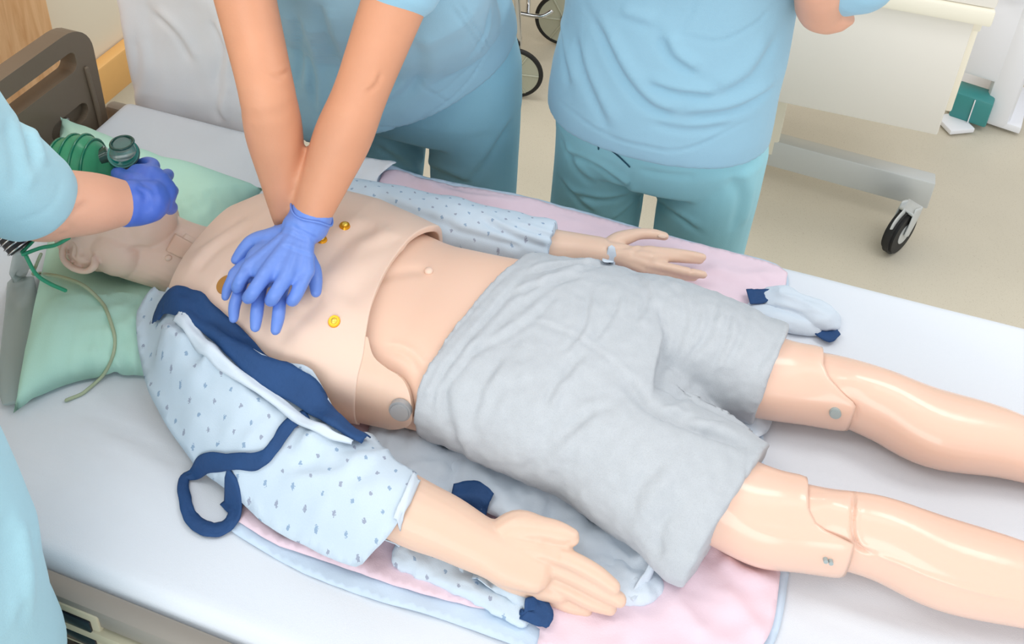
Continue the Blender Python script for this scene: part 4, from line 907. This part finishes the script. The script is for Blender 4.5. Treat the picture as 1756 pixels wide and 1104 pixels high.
shoes(an, (-.25, -.0), 1.66)
for ln2 in ([(1027, 237), (1027, 255)], [(1042, 252), (1060, 266), (1080, 285)]):
    t_ = bvh(tr); pp = [cast(t_, *q) for q in crom(ln2, 4)]; pp = [h + n * .002 for h, n in pp if h is not None]
    if len(pp) > 2: wire('drawstring', pp, .0016, M['thread'], an)
bm = bmesh.new()
superlofts(bm, [(-.138, 1.625, .928, .232, .170, 2.3), (-.138, 1.622, .97, .233, .170, 2.3), (-.138, 1.62, 1.03, .230, .168, 2.3), (-.13, 1.615, 1.12, .222, .160, 2.3), (-.13, 1.615, 1.24, .220, .150, 2.4), (-.13, 1.62, 1.36, .222, .14, 2.5), (-.13, 1.63, 1.44, .20, .115, 2.4), (-.13, 1.64, 1.50, .09, .07, 2.2)])
# sleeves: far arm bent across, near sleeve hangs over the elbow at the right
SLa, SRa = Vector((-.31, 1.62, 1.42)), Vector((.06, 1.62, 1.42))
eR = Vector((.145, 1.55, 1.300)); eL = Vector((-.40, 1.56, 1.34))
tube(bm, [SRa, SRa.lerp(eR, .6) + Vector((.02, -.01, .01)), eR + Vector((.015, -.02, .070))], [.078, .080, (.082, .074)], n=26, k=5)
tube(bm, [SLa, SLa.lerp(eL, .55), eL + Vector((.01, .01, .03))], [.078, .072, .066], n=26, k=5)
tp2 = fuse('scrub_top', bm, M['top'], an, .006, 4)
crease(tp2, [([(1130, 60), (1150, 100), (1195, 132)], .010, .010, .008), ([(1010, 20), (1060, 120), (1110, 180), (1165, 203)], .012, .012, .010), ([(1105, 142), (1160, 160), (1230, 168)], .008, .009, .008), ([(1230, 168), (1290, 130), (1335, 60)], .006, .014, .008),
             ([(1165, 205), (1260, 190), (1330, 150)], .008, .012, .008), ([(985, 60), (1000, 130), (1045, 225)], .008, .012, .006), ([(1165, 60), (1195, 0)], .003, .004, 0), ([(1165, 60), (1230, 72), (1290, 45), (1325, 15)], .003, .004, .001), ([(960, 40), (965, 100), (975, 150)], .006, .012, .005),
             ([(948, 165), (1030, 225), (1100, 248), (1180, 255), (1300, 200)], .004, .0035, .001), ([(1110, 210), (1180, 225), (1260, 215)], .005, .010, .004), ([(1060, 30), (1120, 50)], .004, .010, .005)])
ruffle(tp2, .004, 7, (1, 1, .8), seed=4)
bm = bmesh.new()
cx1 = Vector((-.06, 1.42, 1.45))
tube(bm, [SRa, eR + Vector((-.0, .0, .02)), eR + Vector((-.02, -.015, -.012)), Vector((.085, 1.45, 1.395)), cx1], [.045, .046, .044, .040, .028], n=20, k=5)
tube(bm, [SLa, eL + Vector((0, 0, .02)), eL + Vector((.02, -.015, -.01)), Vector((-.29, 1.43, 1.39)), Vector((-.16, 1.40, 1.42))], [.045, .046, .044, .038, .027], n=20, k=5)
hand(bm, cx1, [([cx1 + Vector((-.08, -.01, .02 - k * .018)), cx1 + Vector((-.11, -.008, .02 - k * .018)), cx1 + Vector((-.13, .0, .018 - k * .018)), cx1 + Vector((-.145, .012, .015 - k * .018))], .009) for k in range(4)], ([cx1 + Vector((-.02, -.02, .03)), cx1 + Vector((-.045, -.025, .045)), cx1 + Vector((-.07, -.025, .05))], .010), up=(0, 1, 0))
tube(bm, [(-.13, 1.64, 1.44), (-.13, 1.62, 1.53), (-.13, 1.60, 1.60)], [.09, .055, .052], n=18)
fuse('arms_and_neck', bm, M['skin_v'], an, .005, 4); head_mesh(an, (-.13, 1.575, 1.70), M['skin_v'], (-.3, -1), .4)
# --- person ventilating, near side at the head of the bed
vn = thing('person', 'person in pale blue scrubs at the left edge, gloved hand holding mask on manikin', 'person', (-.88, .34, 0))
bm = bmesh.new()
superlofts(bm, [(-.86, .34, 1.05, .19, .12, 2.3), (-.86, .335, .95, .215, .14, 2.4), (-.86, .33, .84, .22, .15, 2.4), (-.87, .32, .76, .212, .135, 2.3)])
for s, xx in ((-1, -.985), (1, -.755)): tube(bm, [(xx, .32, .84), (xx, .32, .66), (xx + .01 * s, .32, .45), (xx + .01 * s, .31, .25), (xx + .01 * s, .30, .07)], [(.110, .130), (.104, .115), (.098, .10), (.09, .09), (.09, .088)], n=30, k=4, up=(0, 1, 0))
fuse('scrub_trousers', bm, M['trou_l'], vn, .007, 4); shoes(vn, (-.98, -.75), .30)
bm = bmesh.new()
superlofts(bm, [(-.86, .345, .80, .236, .165, 2.3), (-.862, .345, .88, .236, .165, 2.3), (-.865, .36, 1.00, .234, .165, 2.3), (-.89, .38, 1.14, .215, .16, 2.3), (-.97, .39, 1.28, .19, .14, 2.3), (-1.01, .44, 1.40, .205, .13, 2.3), (-1.05, .50, 1.48, .19, .11, 2.3), (-1.08, .54, 1.53, .09, .07, 2.2)])
SV = Vector((-.95, .66, 1.42)); EV = P(70, 350, 1.16)
tube(bm, [SV + Vector((-.03, -.10, 0)), SV, SV.lerp(EV, .5), SV.lerp(EV, .90)], [.082, .078, .070, (.066, .064)], n=26, k=5)
tube(bm, [Vector((-1.22, .52, 1.44)), Vector((-1.22, .62, 1.34)), Vector((-1.20, .72, 1.24))], [.085, .076, .070], n=26, k=5)
tv = fuse('scrub_top', bm, M['top_l'], vn, .006, 4); crease(tv, [([(20, 380), (60, 368), (92, 345), (105, 305)], .0015, .003, 0), ([(30, 160), (50, 230), (60, 300)], .006, .010, .005), ([(10, 200), (25, 270), (30, 340)], .005, .010, .004), ([(20, 900), (35, 980), (45, 1080)], .005, .010, .004), ([(5, 880), (15, 990), (20, 1090)], .004, .012, .004)])
ruffle(tv, .004, 8, seed=9)
WV = P(238, 348, 1.10); bm = bmesh.new()
tube(bm, [SV, SV.lerp(EV, .6), EV, EV.lerp(WV, .22), EV.lerp(WV, .55), EV.lerp(WV, .85), WV], [.055, .052, .050, (.050, .048), (.046, .043), (.036, .032), (.031, .028)], n=24, k=5)
EV2, WV2 = Vector((-1.20, .74, 1.17)), P(18, 318, 1.06)
tube(bm, [(-1.22, .62, 1.34), EV2, EV2.lerp(WV2, .6), WV2], [.052, .046, .038, .029], n=20, k=5)
tube(bm, [(-1.06, .50, 1.46), (-1.08, .58, 1.56), (-1.08, .62, 1.62)], [.09, .055, .052], n=18)
sv = fuse('arms_and_neck', bm, M['skin_v'], vn, .0045, 4); head_mesh(vn, (-1.07, .66, 1.70), M['skin_v'], (.2, 1), .8)
crease(sv, [([(110, 375), (130, 360), (150, 350)], .003, .006, .002), ([(95, 405), (120, 395), (110, 375)], .002, .006, .001)])
# gloved hand gripping the mask
bm = bmesh.new()
tube(bm, [WV.lerp(EV, .12), WV, P(258, 345, 1.10)], [(.037, .035), (.036, .033), (.036, .03)], n=24, k=4)
hand(bm, P(246, 348, 1.10), [
    ([P(258, 298, 1.115), P(262, 284, 1.10), P(250, 280, 1.085), P(236, 284, 1.07)], .0112),
    ([P(276, 308, 1.108), P(286, 302, 1.09), P(286, 300, 1.07), P(280, 300, 1.05)], .0108),
    ([P(284, 328, 1.100), P(294, 328, 1.082), P(294, 328, 1.06), P(288, 326, 1.04)], .0106),
    ([P(284, 352, 1.090), P(294, 356, 1.072), P(292, 358, 1.05), P(286, 356, 1.035)], .0098)],
    ([P(232, 318, 1.11), P(214, 308, 1.10), P(206, 300, 1.095), P(200, 296, 1.09)], .012), wr=(.034, .026))
ball(bm, P(262, 334, 1.097), (.037, .036, .024)); tube(bm, [P(236, 300, 1.10), P(256, 306, 1.105), P(276, 322, 1.10)], [.018, .022, .020], n=16)
gv = fuse('glove', bm, M['glove_d'], vn, .0024, 6)
crease(gv, [([(232, 320), (250, 335), (256, 365)], .0015, .004, .001), ([(236, 310), (262, 325), (268, 360)], .0012, .004, .001)])
bm = bmesh.new()
hand(bm, WV2, [([WV2 + Vector((.06, .03 - .02 * k, .02)), WV2 + Vector((.09, .03 - .02 * k, .005)), WV2 + Vector((.10, .03 - .02 * k, -.02)), WV2 + Vector((.09, .03 - .02 * k, -.035))], .0105) for k in range(4)], ([WV2 + Vector((.02, .045, 0)), WV2 + Vector((.045, .06, -.02)), WV2 + Vector((.07, .06, -.03))], .012))
fuse('glove', bm, M['glove_d'], vn, .003, 2)
# ------------------------------------------------------------------ bag valve mask
bv = thing('bag_valve_mask', 'green bag valve mask with clear and teal valve held over the manikin face', 'resuscitator', (-.93, .96, .98))
bm = bmesh.new(); A0, A1 = P(84, 296, 1.06), P(184, 292, 1.068); 
tube(bm, [A0.lerp(A1, t) for t in (0, .15, .4, .65, .85, 1)], [.030, .050, .059, .058, .044, .024], n=32, k=4); bag = obj('bag', bm, M['bagg'], bv)
d_ = (A1 - A0).normalized(); q = d_.to_track_quat('Z', 'Y').to_matrix()
for t, r in ((.2, .0545), (.42, .0605), (.62, .0595), (.78, .051)):
    bm = bmesh.new(); c_ = A0.lerp(A1, t); tube(bm, [c_ + q @ Vector((r * math.cos(a), r * math.sin(a), 0)) for a in np.linspace(0, 2 * math.pi, 36)], [.0025] * 36, n=6, k=1); obj('rib', bm, M['bagr'], bag)
cylo('neck_connector', P(170, 278, 1.08), P(190, 268, 1.085), .021, M['smoke'], bv, bev=.003)
vb = P(210, 290, 1.05); up_ = Vector((.0, .0, 1))
cylo('valve_stem', vb, P(211, 280, 1.085), .014, M['clear'], bv, n=28)
cylo('valve_body', P(213, 272, 1.085), P(211, 262, 1.118), .0235, M['teal'], bv, bev=.003)
cylo('valve_band', P(212, 266, 1.105), P(212, 264, 1.11), .0245, M['smoke'], bv)
cylo('valve_dome', P(211, 262, 1.118), P(209, 246, 1.14), .021, M['clear'], bv, r2=.016, bev=.003)
bm = bmesh.new(); c_ = Vector(P(209, 245, 1.142)); tube(bm, [c_ + Vector((.017 * math.cos(a), .017 * math.sin(a), 0)) for a in np.linspace(0, 2 * math.pi, 30)], [.0022] * 30, n=6, k=1); obj('valve_ring', bm, M['smoke'], bv)
bm = bmesh.new(); mc = Vector((-.945, .965, 1.03)); superlofts(bm, [(mc.x, mc.y, mc.z - .01, .052, .040, 2), (mc.x, mc.y, mc.z + .012, .046, .036, 2), (mc.x + .004, mc.y, mc.z + .028, .028, .024, 2), (mc.x + .012, mc.y, mc.z + .036, .014, .014, 2)], 32); obj('mask_dome', bm, M['clear'], bv)
bm = bmesh.new(); tube(bm, [mc + Vector((.05 * math.cos(a), .039 * math.sin(a), -.012)) for a in np.linspace(0, 2 * math.pi, 36)], [.008] * 36, n=10, k=1); obj('mask_cushion', bm, M['teal'], bv)
# reservoir end lying by the crown of the head
rs = thing('oxygen_reservoir', 'grey translucent reservoir bag with black ribbed connector beside the pillow', 'reservoir', (-1.0, .84, .88))
rp = [P(34, 432, .95)] + [hit(*q) + Vector((0, 0, .014)) for q in ((38, 480), (40, 540), (36, 610), (30, 670), (24, 700))]
bm = bmesh.new(); tube(bm, rp, [(.010, .006), (.020, .010), (.026, .012), (.028, .012), (.024, .010), (.014, .004)], n=24, k=5); obj('reservoir_bag', bm, M['resv'], rs)
a_, b_ = P(14, 395, .98), P(38, 425, .955)
cn = cylo('ribbed_connector', a_, b_, .021, M['dark'], rs, bev=.002)
for t in (.15, .4, .65, .9):
    c_ = a_.lerp(b_, t); q = (b_ - a_).to_track_quat('Z', 'Y').to_matrix(); bm = bmesh.new(); tube(bm, [c_ + q @ Vector((.022 * math.cos(a), .022 * math.sin(a), 0)) for a in np.linspace(0, 2 * math.pi, 28)], [.0016] * 28, n=6, k=1); obj('connector_ring', bm, M['chrome'], cn)
hs = thing('mask_strap', 'green elastic head strap crossing above the manikin ear', 'strap', (-1.02, .9, .9))
wire('strap_band', [P(40, 436, .955), P(70, 425, .95), P(95, 420, .955), P(118, 408, .965)], .0032, M['strap'], hs)
wire('strap_band', [P(38, 432, .955), P(60, 408, .96), P(52, 396, .97)], .003, M['strap'], hs)
wire('strap_band', [P(45, 440, .95), P(62, 470, .93), P(85, 486, .91), P(112, 498, .89)], .003, M['strap'], hs)
tb = wire('oxygen_tube', [P(70, 436, .95), P(62, 455, .93), P(57, 470, .92)] + [hit(*q) + Vector((0, 0, .0055)) for q in ((70, 472), (80, 474), (110, 480), (145, 494), (175, 522), (185, 540), (192, 560), (197, 578), (198, 595), (195, 612), (188, 630), (178, 647), (165, 660), (152, 671), (140, 680), (115, 690))], .0028, M['tube'], None)
tag(tb, 'thin clear oxygen tube curving across the mint pillow', 'tube')
# ------------------------------------------------------------------ white blanket bundle beyond the far edge
bm = bmesh.new(); box(bm, (-1.165, 1.50, .98), (.345, .10, .90), bev=.03, seg=4)
wb = fuse('blanket', bm, M['white'], None, .006, 3); ruffle(wb, .010, 5, seed=3); ruffle(wb, .004, 14, (1, 1, .5), seed=8)
crease(wb, [([(360, 30), (380, 90), (365, 160)], .006, .010, .006), ([(260, 20), (300, 60), (330, 110)], .005, .012, .005), ([(230, 60), (235, 120), (225, 165)], .004, .012, .003), ([(390, 120), (370, 180), (380, 210)], .005, .01, .004)])
tag(wb, 'white folded blanket hanging upright beside the far edge of the mattress', 'blanket')
# ------------------------------------------------------------------ cabinet on wheels
cb = thing('wheeled_cabinet', 'cream wheeled cabinet on a grey metal base behind the standing person', 'cabinet', (.17, 2.7, 0))
boxo('body', (.17, 2.70, .665), (.84, .50, .41), M['cream'], cb, bev=.006)
boxo('top_ledge', (.175, 2.70, .875), (.90, .56, .05), M['cream2'], cb, bev=.008)
boxo('top_surface', (.185, 2.70, .98), (.88, .54, .16), M['cream'], cb, bev=.01)
boxo('side_lip', (.605, 2.72, .66), (.03, .42, .30), M['cream2'], cb, bev=.005)
boxo('side_lip', (.60, 2.70, .83), (.03, .46, .05), M['cream2'], cb, bev=.005)
boxo('leg_post', (.135, 2.66, .30), (.09, .08, .34), M['cream2'], cb, bev=.006)
boxo('leg_post', (-.15, 2.66, .30), (.09, .08, .34), M['cream2'], cb, bev=.006)
rzb = math.atan2(-.04, .53)
boxo('base_beam', (.20, 2.645, .140), (.93, .055, .105), M['alu'], cb, rz=rzb, bev=.005)
boxo('base_beam', (-.10, 2.92, .150), (.10, .50, .08), M['alu'], cb, rz=0, bev=.005)
def caster(x, y, parent, ang=.4, r=.068, top=.12):
    a = Vector((math.cos(ang), math.sin(ang), 0)); n = Vector((-a.y, a.x, 0)); c = Vector((x, y, r))
    w_ = cylo('caster_wheel', c - n * .017, c + n * .017, r, M['rubber'], parent, bev=.008, n=40)
    cylo('hub', c - n * .0185, c + n * .0185, r * .45, M['alu'], w_, n=24)
    for s in (-1, 1):
        bm = bmesh.new(); tube(bm, [c + n * .024 * s, c + n * .024 * s + Vector((a.x * .02, a.y * .02, .05)), c + n * .022 * s + Vector((a.x * .035, a.y * .035, .085))], [(.018, .005), (.026, .005), (.030, .005)], n=12, up=tuple(n)); obj('fork', bm, M['alu'], w_)
    bm = bmesh.new(); box(bm, c + Vector((a.x * .03, a.y * .03, .078)), (.06, .05, .012), ang, .004); obj('fork_bridge', bm, M['alu'], w_)
    bm = bmesh.new(); tube(bm, [c + a * (-.062) + Vector((0, 0, .045)), c + a * (-.05) + Vector((0, 0, .066)), c + a * (-.01) + Vector((0, 0, .084))], [(.018, .003)] * 3, n=10, up=tuple(n)); obj('brake_pedal', bm, M['alu'], w_)
caster(.575, 2.46, cb, 1.0, .078); caster(-.2, 2.64, cb, .4, .068); caster(-.15, 3.12, cb, .4, .068)
# ------------------------------------------------------------------ white unit with teal box
dv = thing('waste_cart', 'white plastic cart with a teal box hanging on it, beyond the cream cabinet', 'cart', (.85, 3.35, 0))
D0 = P(1700, 222, .0)
boxo('back_panel', (D0.x + .04, D0.y + .16, .30), (.10, .34, .58), M['device'], dv, rz=-.25, bev=.03)
boxo('body', (D0.x - .06, D0.y + .16, .37), (.16, .28, .36), M['device'], dv, rz=-.25, bev=.02)
bm = bmesh.new(); tube(bm, [(D0.x - .10, D0.y + .0, .56), (D0.x + .03, D0.y - .02, .60), (D0.x + .10, D0.y + .04, .56), (D0.x + .09, D0.y + .02, .30)], [.014] * 4, k=5); obj('handle', bm, M['device'], dv)
tb_ = boxo('teal_box', (*PYP(1668, 178, D0.y + .02)[:2], PYP(1668, 178, D0.y + .02).z), (.13, .10, .11), M['tealbox'], dv, rz=-.25, bev=.008)
pz = PYP(1668, 178, D0.y + .02)
boxo('box_seam', (pz.x - .01, pz.y - .055, pz.z), (.004, .01, .10), M['device'], tb_, rz=-.25, bev=.001)
boxo('pedal', (P(1638, 208, .03).x, P(1638, 208, .03).y, .02), (.10, .10, .02), M['device'], dv, rz=.5, bev=.004)
for k in (-.08, .08): cylo('wheel', (D0.x + k, D0.y + .05, .0202), (D0.x + k + .02, D0.y + .05, .0202), .02, M['rubber'], dv, n=20)
boxo('base', (D0.x, D0.y + .16, .03), (.26, .30, .03), M['device'], dv, rz=-.25, bev=.005)
# ------------------------------------------------------------------ wheelchair behind
wc = thing('wheelchair', 'chrome wheelchair with small black-tyred wheels behind the leaning person', 'wheelchair', (-.95, 3.1, 0))
def cwheel(x, y, r, ang, nm='front_wheel'):
    a = Vector((math.cos(ang), math.sin(ang), 0)); n = Vector((-a.y, a.x, 0)); c = Vector((x, y, r)); bm = bmesh.new()
    tube(bm, [c + a * (r - .010) * math.cos(t) + Vector((0, 0, (r - .010) * math.sin(t))) for t in np.linspace(0, 2 * math.pi, 48)], [.0095] * 48, n=12, k=1, up=tuple(n)); o = obj(nm, bm, M['rubber'], wc)
    cylo('wheel_disc', c - n * .006, c + n * .006, r - .014, M['wheelp'], o, n=40); cylo('wheel_hub', c - n * .018, c + n * .018, .02, M['steel'], o, n=24)
    for k in range(6):
        t = k * math.pi / 3; p0 = c + a * .022 * math.cos(t) + Vector((0, 0, .022 * math.sin(t))); p1 = c + a * (r - .02) * math.cos(t) + Vector((0, 0, (r - .02) * math.sin(t)))
        for s in (-1, 1): wire('spoke', [p0 + n * s * .008, p1 + n * s * .007], .004, M['wheelp'], o, n=6, k=1)
    return c
c1 = cwheel(-.785, 2.80, .110, .15)
c2 = cwheel(-.70, 3.22, .125, .15, 'rear_wheel')
F1 = [(c1.x, 2.83, .10), (c1.x, 2.84, .24), (c1.x - .02, 2.84, .45), (c1.x - .02, 2.84, .52), (c1.x - .02, 3.25, .52)]
wire('frame_tube', F1, .011, M['chrome'], wc)
wire('frame_tube', [(c2.x - .05, 3.22, .125), (c2.x - .05, 3.24, .50), (c2.x - .06, 3.26, .95)], .011, M['chrome'], wc)
wire('frame_tube', [(-1.25, 3.24, .125), (-1.25, 3.24, .50), (-1.25, 3.26, .95)], .011, M['chrome'], wc)
wire('foot_bar', [P(842, 14, .22), P(880, 20, .22), P(925, 28, .22), P(945, 20, .24)], .009, M['chrome'], wc)
wire('foot_bar', [P(905, 24, .22), P(906, 0, .26), P(906, -30, .34)], .008, M['chrome'], wc)
boxo('seat', (-1.0, 3.05, .52), (.46, .44, .03), M['dark'], wc, bev=.01); boxo('backrest', (-1.0, 3.27, .78), (.46, .03, .40), M['dark'], wc, bev=.01)
cwheel(-1.22, 2.80, .100, .15); cwheel(-1.28, 3.22, .125, .15, 'rear_wheel')
